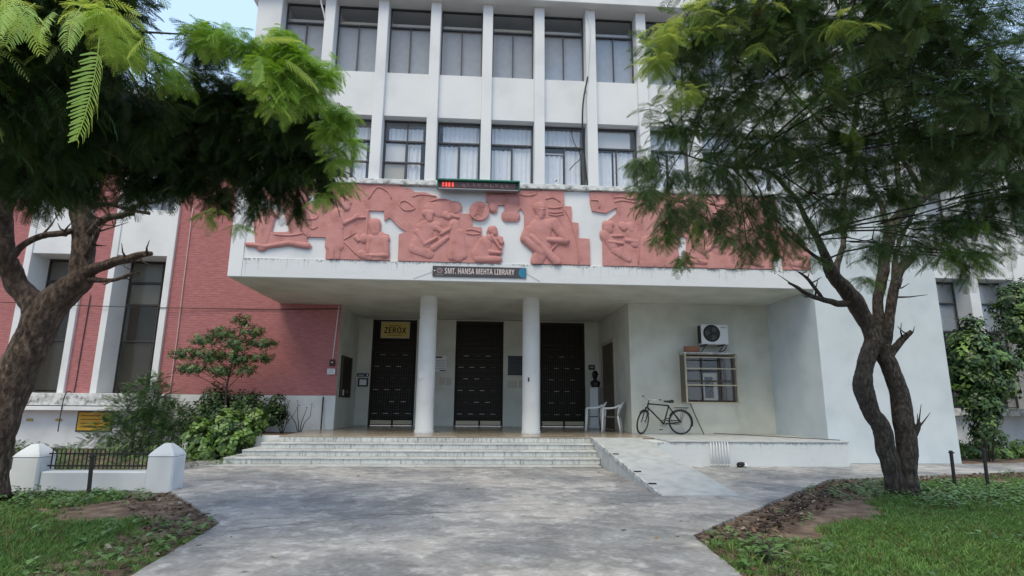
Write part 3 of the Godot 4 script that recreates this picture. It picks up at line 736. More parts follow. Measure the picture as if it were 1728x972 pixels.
func build_steps():
	var s := thing("front_steps", "broad flight of grey marble tiled steps up to the porch", "steps", Vector3(-1.3, 0, -14.0), 0.0, "", true)
	var tops := [0.03, 0.17, 0.31, 0.45, FL]
	var fronts := [-13.28, -13.62, -13.97, -14.32, -14.66]
	var lefts := [-5.83, -5.60, -5.34, -5.05, -4.76]
	for k in 4:
		box("step_core", Vector3(lefts[k] + 0.02, 0.0 if k == 0 else tops[k - 1] + 0.001, -15.4 if k == 0 else -15.4), Vector3(2.965, tops[k] - 0.03 if k > 0 else 0.004, fronts[k] - 0.02), M.grout, s, 0.0)
	var slabs := {}
	for k in 5:
		# risers
		if k > 0:
			var x: float = lefts[k]
			var hgt: float = tops[k] - tops[k - 1] - 0.032
			while x < 2.95:
				var w := minf([0.62, 0.9, 0.75, 0.62][rng.randi() % 4], 2.962 - x)
				if w < 0.12: break
				var p := piece("riser_tile", slab_mesh(Vector3(w - 0.006, hgt, 0.02), 0.002), M.riser_mats[rng.randi() % 5], s, Vector3(x + w / 2, tops[k - 1] + 0.002 + hgt / 2, fronts[k] - 0.012))
				x += w
		if k < 4:
			var x: float = lefts[k]
			var back: float = fronts[k + 1] - 0.002
			while x < 2.95:
				var w := minf([0.62, 0.9, 0.75, 1.1][rng.randi() % 4], 2.962 - x)
				if w < 0.12: break
				var th := 0.03 if k > 0 else 0.026
				piece("tread_slab", slab_mesh(Vector3(w - 0.005, th, fronts[k] + 0.022 - back), 0.004), M.marble[rng.randi() % 5], s, Vector3(x + w / 2, tops[k] - th / 2, (fronts[k] + 0.022 + back) / 2))
				x += w
			# returns on the left flank
			box("flank_slab", Vector3(lefts[k], tops[k] - 0.03 if k > 0 else 0.004, -15.4), Vector3(lefts[k + 1] - 0.003, tops[k], fronts[k + 1] - 0.004), M.marble[k], s, 0.004)

func build_porch_floor():
	var f: Node = structure(box("porch_floor", Vector3(-4.76, 0.0, -21.4), Vector3(4.6, FL - 0.022, -14.69), M.grout, null, 0.0))
	f.set_meta("label", "raised porch floor of cream polished tiles")
	var z := -14.655
	var row := 0
	while z > -20.9:
		var d := 0.55
		var x := -4.76
		var col := 0
		while x < 4.55:
			var w := minf(0.62, 4.6 - x)
			piece("tile", slab_mesh(Vector3(w - 0.005, 0.02, d - 0.005), 0.002), M.floor[(row * 7 + col * 5 + (rng.randi() % 2)) % 3], f, Vector3(x + w / 2, FL - 0.01, z - d / 2))
			x += 0.62
			col += 1
		z -= d
		row += 1
	# right hand plinth with its stained front
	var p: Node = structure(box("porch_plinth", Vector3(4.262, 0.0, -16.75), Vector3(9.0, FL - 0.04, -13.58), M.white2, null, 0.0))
	p.set_meta("label", "low white plinth below the barred window")
	box("coping_slab", Vector3(4.602, FL - 0.038, -16.75), Vector3(9.03, FL, -13.55), M.ramp, p, 0.008)
	var q := [[4.28, 0.0, 0, 1], [8.99, 0.0, 1, 1], [8.99, FL - 0.045, 1, 0], [4.28, FL - 0.045, 0, 0]]
	var st := mk()
	for i in [0, 2, 1, 0, 3, 2]:
		st.set_uv(Vector2(q[i][2], q[i][3]))
		st.add_vertex(Vector3(q[i][0], q[i][1], -13.576))
	obj("plinth_face", st, M.plinth, p)
	# ramp
	var r := thing("access_ramp", "grey concrete wheelchair ramp sloping down beside the steps", "ramp", Vector3(3.6, 0, -12.0), 0.0, "", true)
	st = mk()
	var a := [Vector3(2.97, 0, -14.69), Vector3(4.26, 0, -14.69), Vector3(4.26, FL, -14.69), Vector3(2.97, FL, -14.69), Vector3(2.97, 0, -9.27), Vector3(4.26, 0, -9.27), Vector3(4.26, 0.012, -9.27), Vector3(2.97, 0.012, -9.27)]
	var c := Vector3(3.6, 0.12, -12.4)
	for i in [[3, 2, 6, 7], [0, 3, 7, 4], [1, 2, 6, 5], [4, 5, 6, 7], [0, 1, 2, 3]]:
		face(st, [a[i[0]], a[i[1]], a[i[2]], a[i[3]]], c)
	obj("ramp_body", st, M.ramp, r)
	st = mk()
	for k in 26:      # rough chipped edge on the left side
		var t0 := k / 26.0
		var t1 := (k + 1) / 26.0
		var y0 := lerpf(FL, 0.012, t0)
		var y1 := lerpf(FL, 0.012, t1)
		var e := rf(0.03, 0.055)
		face(st, [Vector3(2.955, y0 - 0.05, lerpf(-14.69, -9.27, t0)), Vector3(2.955, y1 - 0.05, lerpf(-14.69, -9.27, t1)), Vector3(2.955 - rf(0, 0.01), y1 + 0.012, lerpf(-14.69, -9.27, t1)), Vector3(2.955 - rf(0, 0.01), y0 + 0.012, lerpf(-14.69, -9.27, t0))], c)
		face(st, [Vector3(2.955, y0 + 0.012, lerpf(-14.69, -9.27, t0)), Vector3(2.955, y1 + 0.012, lerpf(-14.69, -9.27, t1)), Vector3(2.955 + e, y1 + 0.01, lerpf(-14.69, -9.27, t1)), Vector3(2.955 + e, y0 + 0.01, lerpf(-14.69, -9.27, t0))], c)
	obj("chipped_edge", st, M.ledge, r)
	for z2 in [-12.55, -10.9, -10.0]:
		box("metal_strip", Vector3(3.0, lerpf(FL, 0.012, (z2 + 14.69) / 5.42) - 0.01, z2), Vector3(3.13, lerpf(FL, 0.012, (z2 + 14.69) / 5.42) + 0.016, z2 + 0.05), M.iron, r, 0.003)
	# raised planting bed left of the steps
	var pb: Node = structure(box("planter_wall", Vector3(-7.4, 0.0, -15.55), Vector3(-4.765, 0.55, -15.42), M.white2, null, 0.01))
	pb.set_meta("label", "low white retaining wall of the planting bed")
	structure(box("planter_soil", Vector3(-7.4, 0.0, -18.09), Vector3(-4.765, 0.50, -15.56), M.soil, null, 0.0))

# ---------------------------------------------------------------- vegetation
func frond_mesh(seed_: int, n := 12, wide := 0.0145, reach := 0.26) -> Mesh:    # a feathery compound leaf along +X, one metre long, flat side up
	var r := RandomNumberGenerator.new()
	r.seed = seed_
	var st := mk()
	var droop := r.randf_range(0.18, 0.42)
	var at := func(t: float) -> Vector3: return Vector3(t * (1.0 - 0.12 * t), -droop * t * t, 0.03 * sin(t * 3.0))
	for i in 5:
		var a: Vector3 = at.call(i / 5.0)
		var b: Vector3 = at.call((i + 1) / 5.0)
		quad(st, a + Vector3(0, 0, 0.006), b + Vector3(0, 0, 0.005), b - Vector3(0, 0, 0.005), a - Vector3(0, 0, 0.006))
	for i in n:
		var t := 0.16 + 0.82 * i / (n - 1.0)
		var p: Vector3 = at.call(t)
		var l := reach * sin(PI * (0.18 + 0.72 * t)) * r.randf_range(0.85, 1.1)
		for s in [-1.0, 1.0]:
			if r.randf() < 0.04: continue
			var d := Vector3(0.55 + 0.25 * t + r.randf_range(-0.08, 0.08), r.randf_range(-0.28, 0.02), s).normalized()
			var w := Vector3(1, 0, -d.x * s * 0.6).normalized() * wide
			var m := p + d * l * 0.5
			var e := p + d * l + Vector3(0.035, -0.07, 0) * (l / 0.27)
			quad(st, p - w * 0.5, p + w * 0.5, m + w, m - w)
			quad(st, m - w, m + w, e + w * 0.45, e - w * 0.45)
	st.generate_normals()
	return st.commit()

func sprig_mesh(seed_: int, leaves: int, length: float, wide: float, spread := 0.5) -> Mesh:   # a short shoot with simple leaves
	var r := RandomNumberGenerator.new()
	r.seed = seed_
	var st := mk()
	for i in leaves:
		var t := (i + 0.5) / leaves
		var p := Vector3(0.02 * sin(t * 5.0), t * spread, 0.02 * cos(t * 4.0))
		var az := i * 2.4 + r.randf_range(-0.4, 0.4)
		var d := Vector3(cos(az), r.randf_range(-0.25, 0.55), sin(az)).normalized()
		var side := d.cross(Vector3.UP).normalized() * wide * r.randf_range(0.8, 1.15)
		var l := length * r.randf_range(0.7, 1.1)
		var m := p + d * l * 0.5 + Vector3(0, 0.02 * l, 0)
		var e := p + d * l - Vector3(0, 0.22 * l, 0)
		var q := p + d * l * 0.08
		tri(st, q, m + side, m); tri(st, q, m, m - side)
		tri(st, m, m + side, e); tri(st, m, e, m - side)
	st.generate_normals()
	return st.commit()

func tuft_mesh(seed_: int, blades: int, h: float, spread: float) -> Mesh:
	var r := RandomNumberGenerator.new()
	r.seed = seed_
	var st := mk()
	for i in blades:
		var az := r.randf() * TAU
		var p := Vector3(cos(az), 0, sin(az)) * spread * sqrt(r.randf())
		var lean := Vector3(r.randf_range(-1, 1), 0, r.randf_range(-1, 1)) * h * 0.55
		var hh := h * r.randf_range(0.5, 1.15)
		var w := Vector3(cos(az + 1.3), 0, sin(az + 1.3)) * 0.0035
		var m := p + lean * 0.35 + Vector3(0, hh * 0.6, 0)
		var e := p + lean + Vector3(0, hh, 0)
		quad(st, p - w, p + w, m + w * 0.8, m - w * 0.8)
		tri(st, m - w * 0.8, m + w * 0.8, e)
	st.generate_normals()
	return st.commit()

func aim(p: Vector3, d: Vector3, size: float, roll: float) -> Transform3D:   # +X along d, flat side up
	var x := d.normalized()
	var z := x.cross(Vector3.UP)
	if z.length() < 0.05: z = Vector3.BACK
	z = z.normalized()
	var y := z.cross(x).normalized()
	return Transform3D(Basis(x, y, z).rotated(x, roll).scaled(Vector3.ONE * size), p)

func green(kind: int) -> Color:   # linear base colours of the leaves
	var t := rng.randf()
	var v := rf(0.75, 1.25)
	match kind:
		0: return Color(0.085, 0.155, 0.065).lerp(Color(0.15, 0.24, 0.09), t) * v      # mature feathery leaf
		1: return Color(0.27, 0.45, 0.07).lerp(Color(0.38, 0.56, 0.12), t) * v           # fresh shoots, with the light on the crown fringe put into the colour
		2: return Color(0.035, 0.085, 0.030).lerp(Color(0.06, 0.13, 0.045), t) * v        # bluish feathery shrub
		3: return Color(0.09, 0.18, 0.035).lerp(Color(0.17, 0.28, 0.06), t) * v           # light green shrub
		4: return Color(0.030, 0.070, 0.022).lerp(Color(0.055, 0.11, 0.03), t) * v        # dark shrub
		5: return Color(0.085, 0.185, 0.040).lerp(Color(0.15, 0.28, 0.06), t) * v         # lawn
		6: return Color(0.09, 0.09, 0.025).lerp(Color(0.16, 0.13, 0.04), t) * v           # ageing leaf
		8: return Color(0.030, 0.066, 0.018).lerp(Color(0.060, 0.112, 0.030), t) * v      # feathery leaf, shade of the dense left crown put into the colour
		_: return Color(0.075, 0.16, 0.045).lerp(Color(0.13, 0.24, 0.07), t) * v

# a tree: bark stems and limbs along traced paths, then a crown of compound leaves in clumps round its twigs
func build_tree(label: String, at: Vector3, bark: Material, stems: Array, limbs: Array, clumps: Array, sprays: Array, seed_: int, density: float, fresh: float, leaf_tone := 0, slim := 0.64) -> Node3D:
	rng.seed = seed_
	var t := thing("feathery_tree", label, "tree", at, 0.0, "", true)
	var nz := noise(seed_, 3.2, 2)
	var bones := []
	var twigs := mk(true)
	for part in [stems, limbs]:
		for l in part:
			var sm := smooth_path(l, 9)
			var pts := []
			var rad := []
			for i in sm.size():
				var q: Array = sm[i]
				var p := Vector3(q[0], q[1], q[2])
				if i > 0: p += Vector3(nz.get_noise_3dv(p * 0.45), nz.get_noise_3dv(p * 0.45 + Vector3(9, 0, 0)), nz.get_noise_3dv(p * 0.45 + Vector3(0, 9, 0))) * minf(q[3] * 0.5, 0.04)
				pts.append(p)
				rad.append(maxf(q[3] * slim, 0.006))
				if part == limbs or i > sm.size() / 2: bones.append([p, q[3]])
			if part == stems:
				rad[0] *= 1.12
			var st := mk(true)
			tube(st, pts, rad, 40 if part == stems else 18, nz, 0.13 if part == stems else 0.16)
			if part == limbs:       # dead side twigs and broken stubs
				for k in 5:
					var j := rng.randi_range(int(pts.size() * 0.35), pts.size() - 2)
					if pts[j].y > at.y + 4.6: continue
					var d := Vector3(rf(-1, 1), rf(-0.3, 1), rf(-1, 1)).normalized()
					var long := rf(0.10, 0.38)
					var a: Vector3 = pts[j]
					tube(twigs, [a, a + d * (rad[j] + long * 0.45), a + d * (rad[j] + long) + Vector3(rf(-.05, .05), rf(0, .08), rf(-.05, .05))], [minf(rad[j] * 0.5, 0.02), minf(rad[j] * 0.35, 0.012), 0.004], 5)
			obj("trunk" if part == stems else "limb", st, bark, t)
	var xf := []
	var cols := []
	var shoots := []
	for c in clumps:
		var cc := Vector3(c[0], c[1], c[2])
		var r: float = c[3] * 0.86
		var n := int(density * r * r) + 3
		var hub := cc
		var best := 1e9
		var br := 0.02
		for q in bones:
			var d: float = q[0].distance_to(cc)
			if d < best:
				best = d; hub = q[0]; br = q[1]
		var mid := hub.lerp(cc, 0.5) + Vector3(rf(-.2, .2), rf(0.0, .25), rf(-.2, .2))
		var r0 := minf(br * 0.6, 0.018)
		tube(twigs, [hub, hub.lerp(mid, 0.5) + Vector3(0, 0.04, 0), mid, mid.lerp(cc, 0.5) + Vector3(0, 0.05, 0), cc], [r0, r0 * 0.85, r0 * 0.7, r0 * 0.5, r0 * 0.4], 5)
		for i in n:
			var u := Vector3(rng.randfn(), rng.randfn() * 0.8, rng.randfn()).normalized()
			var tip := cc + u * r * pow(rng.randf(), 0.45)
			tip.y -= 0.10 * r
			var from := mid.lerp(cc, rf(0.3, 1.0)) + u * r * 0.15
			if i % 3 == 0:
				var m2 := from.lerp(tip, 0.55) + Vector3(0, 0.06, 0)
				tube(twigs, [from, m2, tip], [0.009, 0.006, 0.004], 4, null, 0.0, false)
			var out := (tip - from).normalized()
			var young := rng.randf() < fresh
			for k in 8:
				var az := rf(0, TAU)
				var d := (out * rf(0.2, 0.9) + Vector3(cos(az), rf(-0.75, 0.25), sin(az))).normalized()
				var pos := from.lerp(tip, rf(0.45, 1.0)) + Vector3(rf(-.05, .05), rf(-.05, .05), rf(-.05, .05))
				xf.append(aim(pos, d, rf(0.19, 0.34), rf(-0.5, 0.5)))
				cols.append(green(1) if young else (green(6) if rng.randf() < 0.015 else green(leaf_tone)))
	for s in sprays:     # drooping shoots at the branch ends, lit fringe of the left crown in their colour: [x, y, z, radius, count, age]
		var cc := Vector3(s[0], s[1], s[2])
		for i in int(s[4]):
			var u := Vector3(rng.randfn(), rng.randfn() * 0.7, rng.randfn()).normalized()
			var tip: Vector3 = cc + u * s[3] * 0.8 * pow(rng.randf(), 0.5)
			for k in 5:
				var az := rf(0, TAU)
				xf.append(aim(tip, Vector3(cos(az), rf(-0.9, 0.1), sin(az)), rf(0.16, 0.29), rf(-0.5, 0.5)))
				cols.append(green(int(s[5])))
	stuff(obj("twigs", twigs, bark, t))
	# the leaves nearest the viewpoint are single parts, the rest one mass
	var eye := Vector3(0, 1.42, 0)
	var order := range(xf.size())
	var dist := PackedFloat32Array()
	for x in xf: dist.append(x.origin.distance_to(eye))
	order.sort_custom(func(a, b): return dist[a] < dist[b])
	var near := mini(280, order.size())
	var lm := []
	for k in 6:
		var m: StandardMaterial3D = M.leaf.duplicate()
		m.vertex_color_use_as_albedo = false
		m.albedo_color = (green(1) if k < 2 else (green(7) if k < 4 else green(leaf_tone))).linear_to_srgb()
		lm.append(m)
	for i in near:
		var j: int = order[i]
		var o := MeshInstance3D.new()
		o.mesh = FR[j % FR.size()]
		o.material_override = lm[(j % 2) if cols[j].g > 0.27 else (2 + j % 2 if cols[j].g > 0.16 else 4 + j % 2)]
		o.transform = xf[j]
		hang(o, "frond", t)
	var groups := [[], [], []]
	var gcols := [[], [], []]
	for i in range(near, order.size()):
		var j: int = order[i]
		var x: Transform3D = xf[j]
		x.origin -= at
		groups[j % 3].append(x)
		gcols[j % 3].append(cols[j])
	for k in 3:
		var o := multi("crown", FR[k], M.leaf, groups[k], gcols[k], t)
		o.position = Vector3.ZERO
	return t

func big_frond(called_on: Node, p: Vector3, e: Vector3, wide: float, col: Color, roll := 0.0):
	var o := MeshInstance3D.new()
	o.mesh = BIG
	var m: StandardMaterial3D = M.leaf.duplicate()
	m.vertex_color_use_as_albedo = false
	m.albedo_color = col.linear_to_srgb()
	o.material_override = m
	o.transform = aim(p, e - p + Vector3(0, 0.12, 0) * (e - p).length(), (e - p).length() * 1.05, roll)
	o.transform.basis = o.transform.basis * Basis.from_scale(Vector3(1, 1, wide))
	hang(o, "frond", called_on)

# a shrub: stems (parts) and a mass of leafy shoots
func bush(called: String, label: String, category: String, at: Vector3, blobs: Array, meshes: Array, kind: int, size: Vector2, stems: int, mat: Material, seed_: int, per: float, flatten := 1.0, kind2 := -1, share := 0.0):
	rng.seed = seed_
	var t := thing(called, label, category, at)
	for k in stems:
		var b: Array = blobs[k % blobs.size()]
		var e: Vector3 = Vector3(b[0], b[1], b[2]) + Vector3(rf(-.1, .1), 0, rf(-.1, .1)) * b[3]
		var s := Vector3(e.x * 0.25 + rf(-.06, .06), 0, e.z * 0.25)
		var st := mk(true)
		tube(st, [s, s.lerp(e, 0.35) + Vector3(rf(-.05, .05), 0.05, 0), s.lerp(e, 0.7), e], [0.022, 0.017, 0.012, 0.006], 6)
		obj("stem", st, M.bark2, t)
	var xf := []
	var cols := []
	for b in blobs:
		for i in int(per * b[3] * b[3]):
			var u := Vector3(rng.randfn(), rng.randfn(), rng.randfn()).normalized()
			var p: Vector3 = Vector3(b[0], b[1], b[2]) + u * Vector3(1, flatten, 1) * b[3] * pow(rng.randf(), 0.4)
			if p.y < 0.02: p.y = rf(0.02, 0.15)
			var d := (u + Vector3(0, 0.5, 0)).normalized()
			var sz := rf(size.x, size.y)
			if meshes == FR: xf.append(aim(p, u + Vector3(0, rf(-.2, .5), 0), sz, rf(-.6, .6)))
			else: xf.append(Transform3D(Basis(Quaternion(Vector3.UP, d)).rotated(d, rf(0, TAU)).scaled(Vector3.ONE * sz), p))
			cols.append(green(kind2) if rng.randf() < share else green(kind))
	for k in meshes.size():
		var a := []
		var c := []
		for i in range(k, xf.size(), meshes.size()):
			a.append(xf[i]); c.append(cols[i])
		multi("foliage", meshes[k], mat, a, c, t)
	return t

func edge_distance(p: Vector2, line: Array) -> float:
	var best := 1e9
	for i in line.size() - 1:
		best = minf(best, p.distance_to(Geometry2D.get_closest_point_to_segment(p, line[i], line[i + 1])))
	return best

const LEFT_EDGE := [Vector2(-7.2, -9.82), Vector2(-4.86, -9.90), Vector2(-2.98, -7.35), Vector2(-2.79, -5.23), Vector2(-2.62, -2.0), Vector2(-2.6, 8.0)]
const RIGHT_EDGE := [Vector2(2.1, 8.0), Vector2(2.12, -2.0), Vector2(2.31, -5.06), Vector2(2.46, -6.58), Vector2(4.6, -8.85), Vector2(7.0, -11.25), Vector2(11.94, -12.51), Vector2(18.0, -14.0), Vector2(40.0, -19.0)]

func build_ground():
	var st := mk()
	sheet(st, PackedVector2Array([Vector2(-250, -250), Vector2(250, -250), Vector2(250, 120), Vector2(-250, 120)]), -0.03, 0.5)
	structure(obj("ground", st, M.soil))
	var poly := []
	for e in [LEFT_EDGE, RIGHT_EDGE]:
		for i in e.size() - 1:
			var a: Vector2 = e[i]
			var b: Vector2 = e[i + 1]
			var n := maxi(1, int(a.distance_to(b) / 0.22)) if a.distance_to(b) < 5 else 8
			for k in n:
				var p := a.lerp(b, float(k) / n)
				if k > 0: p += Vector2(rf(-.018, .018), rf(-.018, .018))
				poly.append(p)
		poly.append(e[-1])
	poly.append_array([Vector2(40, -21), Vector2(18, -15.5), Vector2(13.84, -14.5), Vector2(12.45, -14.3), Vector2(12.45, -15.0), Vector2(-6.6, -15.0), Vector2(-6.7, -13.0), Vector2(-7.6, -12.2), Vector2(-7.6, -10.3)])
	# two pours of concrete with an open joint between them
	var all := PackedVector2Array(poly)
	var zj := -6.42
	for half in 2:
		var cut := PackedVector2Array([Vector2(-60, zj + 0.012), Vector2(60, zj - 0.10 + 0.012), Vector2(60, 60), Vector2(-60, 60)]) if half == 0 else PackedVector2Array([Vector2(-60, -60), Vector2(60, -60), Vector2(60, zj - 0.10), Vector2(-60, zj)])
		for p in Geometry2D.intersect_polygons(all, cut):
			st = mk()
			sheet(st, p, 0.0, 0.10, Rect2(-7, -15.2, 14.5, 14.5))
			var o := obj("forecourt" if half else "path", st, M.concrete)
			structure(o)
	# grass, weeds, fallen leaves
	rng.seed = 5
	var nz := noise(81, 0.55, 4)
	var tufts := [tuft_mesh(1, 14, 0.085, 0.06), tuft_mesh(2, 12, 0.11, 0.07)]
	var lawns := []
	for side in 2:
		var gx := [[], []]
		var gc := [[], []]
		var lx := []
		var lc := []
		var wx := []
		var wc := []
		var n := 24000 if side == 0 else 80000
		for i in n:
			var p := Vector2(rf(-12, -2.6), rf(-9.75, -2.0)) if side == 0 else Vector2(rf(2.1, 15.5), rf(-13.2, -2.5))
			var e: Array = LEFT_EDGE if side == 0 else RIGHT_EDGE
			if side == 0:
				if not Geometry2D.is_point_in_polygon(p, PackedVector2Array([Vector2(-14, -9.8), Vector2(-4.86, -9.88), Vector2(-2.98, -7.35), Vector2(-2.79, -5.23), Vector2(-2.6, -1), Vector2(-14, -1)])): continue
			else:
				if not Geometry2D.is_point_in_polygon(p, PackedVector2Array([Vector2(2.12, -2.0), Vector2(2.31, -5.06), Vector2(2.46, -6.58), Vector2(7.0, -11.25), Vector2(11.94, -12.51), Vector2(18.0, -14.0), Vector2(20, -2)])): continue
			var ed := edge_distance(p, e)
			var v := nz.get_noise_2dv(p)
			var bare := smoothstep(1.15, 0.45, ed + v * 0.9)       # trodden, dug strip along the edge
			if side == 0:
				bare = maxf(bare, smoothstep(1.5, 0.7, p.distance_to(Vector2(-4.3, -8.6)) + v * 0.8))
				if p.distance_to(Vector2(-6.1, -9.2)) < 0.9: bare *= 0.3
				if p.y > -6.6: bare *= 0.55
			else:
				bare = maxf(bare, smoothstep(0.80, 0.40, edge_distance(p, [Vector2(3.5, -7.0), Vector2(4.7, -7.95), Vector2(6.0, -9.35), Vector2(7.0, -10.6)]) + v * 0.35))
				if p.y < -10.7: bare = maxf(bare, 0.45 + v)
				if p.y > -6.4: bare *= 0.6
			if rng.randf() > bare * 1.15 + maxf(0.0, v - 0.25) * 0.8:
				var k := i % 2
				gx[k].append(Transform3D(Basis(Vector3.UP, rf(0, TAU)).scaled(Vector3(1, rf(0.5, 1.1) * (0.62 if v < 0 else 0.9), 1) * rf(0.8, 1.2)), Vector3(p.x, -0.03, p.y)))
				var c := green(5)
				if rng.randf() < 0.12: c = green(6)
				gc[k].append(c)
			elif ed < 0.75 and rng.randf() < 0.42:
				lx.append(Transform3D(Basis(Vector3.UP, rf(0, TAU)) * Basis(Vector3.RIGHT, rf(-.6, .6)) * Basis.from_scale(Vector3.ONE * rf(0.5, 1.3)), Vector3(p.x, -0.02 + rf(0, 0.03), p.y)))
				lc.append(Color(0.06, 0.04, 0.025).lerp(Color(0.22, 0.14, 0.085), rng.randf() * rng.randf()) if rng.randf() < 0.93 else Color(0.30, 0.26, 0.20))
			# leafy weeds
			var weedy := 0.0
			if side == 0: weedy = smoothstep(1.7, 0.5, p.distance_to(Vector2(-6.0, -9.3)))
			else: weedy = maxf(smoothstep(2.0, 0.5, Vector2((p.x - 8.6) * 0.55, p.y + 9.5).length()), smoothstep(0.9, 0.2, p.distance_to(Vector2(3.0, -5.9))) * 0.6)
			weedy = maxf(weedy, smoothstep(0.1, 0.4, v) * 0.12)
			if side == 0 and p.y > -7.4 and ed < 1.1: weedy = maxf(weedy, 0.3)
			if rng.randf() < weedy * 0.13:
				wx.append(Transform3D(Basis(Vector3.UP, rf(0, TAU)).scaled(Vector3.ONE * rf(0.7, 1.5)), Vector3(p.x, -0.03, p.y)))
				wc.append(green(7))
		var where: String = "left of the path" if side == 0 else "right of the path"
		for k in 2:
			tag(multi("grass", tufts[k], M.grass, gx[k], gc[k], null), "short patchy green lawn grass " + where + (", finer blades" if k == 0 else ", longer blades"), "grass")
		var st2 := mk()
		quad(st2, Vector3(-0.022, 0, -0.035), Vector3(-0.006, 0.008, 0.03), Vector3(0.026, 0.004, 0.036), Vector3(0.016, 0.0, -0.028))
		st2.generate_normals()
		tag(multi("leaf_litter", st2.commit(), M.litter, lx, lc, null), "brown fallen leaves and clods along the lawn edge " + where, "leaf litter")
		tag(multi("weeds", sprig_mesh(31 + side, 8, 0.075, 0.022, 0.10), M.leaf2, wx, wc, null), "leafy green weeds in the lawn " + where, "weeds")
	# a few dry leaves and hairline cracks on the concrete
	var fx := []
	var fc := []
	for i in 90:
		var p := Vector2(rf(-5.0, 7.0), rf(-13.0, -4.0))
		if edge_distance(p, LEFT_EDGE) > 1.2 and edge_distance(p, RIGHT_EDGE) > 1.2 and rng.randf() < 0.6: continue
		if p.x > 2.8 and p.x < 4.4: continue
		if not Geometry2D.is_point_in_polygon(p, all): continue
		fx.append(Transform3D(Basis(Vector3.UP, rf(0, TAU)) * Basis(Vector3.RIGHT, rf(-.2, .2)) * Basis.from_scale(Vector3.ONE * rf(0.5, 1.1)), Vector3(p.x, 0.004, p.y)))
		fc.append(Color(0.08, 0.055, 0.03).lerp(Color(0.25, 0.18, 0.09), rng.randf()))
	var st4 := mk()
	quad(st4, Vector3(-0.022, 0, -0.035), Vector3(-0.006, 0.008, 0.03), Vector3(0.026, 0.004, 0.036), Vector3(0.016, 0.0, -0.028))
	st4.generate_normals()
	tag(multi("dry_leaves", st4.commit(), M.litter, fx, fc, null), "scattered dry leaves on the grey concrete", "leaf litter")
	var court := get_node("forecourt")
	for c in [[-2.9, -7.5, 0.8, -8.1], [0.8, -8.1, 3.0, -8.9], [-4.6, -11.4, -1.2, -10.9], [-1.2, -10.9, 2.9, -11.6], [4.4, -12.9, 6.8, -11.6], [-2.7, -6.9, -1.1, -7.75]]:
		var a := Vector3(c[0], 0.003, c[1])
		var b := Vector3(c[2], 0.003, c[3])
		st4 = mk()
		var last := a
		for k in 22:
			var p := a.lerp(b, (k + 1) / 22.0) + Vector3(rf(-.02, .02), 0, rf(-.05, .05))
			var w := Vector3(-(p - last).z, 0, (p - last).x).normalized() * rf(0.002, 0.006)
			quad(st4, last - w, last + w, p + w, p - w)
			last = p
		obj("crack", st4, M.crack, court)
	# dark seedlings planted in a row along the right hand bed
	rng.seed = 77
	var proto: Node3D = null
	for i in 16:
		var t := i / 15.0
		var p := Vector2(2.75, -6.25).lerp(Vector2(6.9, -10.75), t) + Vector2(rf(-.05, .14), rf(-.08, .08))
		if i > 12: p = Vector2(2.75, -6.2).lerp(Vector2(2.62, -5.1), (i - 12) / 3.0) + Vector2(rf(0, .25), 0)
		var g: Node3D
		if proto == null:
			g = thing("seedling", "", "seedling", Vector3(p.x, -0.03, p.y))
			var st2 := mk(true)
			tube(st2, [Vector3(0, 0, 0), Vector3(0.01, 0.07, 0), Vector3(0, 0.13, 0.01)], [0.006, 0.005, 0.003], 5)
			obj("stem", st2, M.bark2, g)
			for k in 7:
				var s3 := mk()
				var az := k * 2.4
				var d := Vector3(cos(az), 0.35, sin(az)).normalized()
				var w := d.cross(Vector3.UP).normalized() * 0.02
				var q := Vector3(0, 0.03 + k * 0.015, 0)
				quad(s3, q, q + d * 0.05 + w, q + d * 0.10 - Vector3(0, 0.02, 0), q + d * 0.05 - w)
				obj("leaf", s3, M.seedling, g)
			proto = g
		else:
			g = proto.duplicate()
			g.name = numbered("seedling")
			add_child(g)
			g.position = Vector3(p.x, -0.03, p.y)
		g.rotation.y = rf(0, TAU)
		g.scale = Vector3.ONE * rf(0.7, 1.3)
		tag(g, "small dark seedling in the soil strip along the right lawn's edge", "seedling", "seedlings along the right lawn edge")

# ---------------------------------------------------------------- things
func board(called: String, label: String, category: String, lo: Vector3, hi: Vector3, m: Material, group := "") -> Node3D:
	var t := thing(called, label, category, Vector3((lo.x + hi.x) / 2, lo.y, lo.z), 0.0, group, true)
	box("panel", lo, hi, m, t, 0.004)
	return t

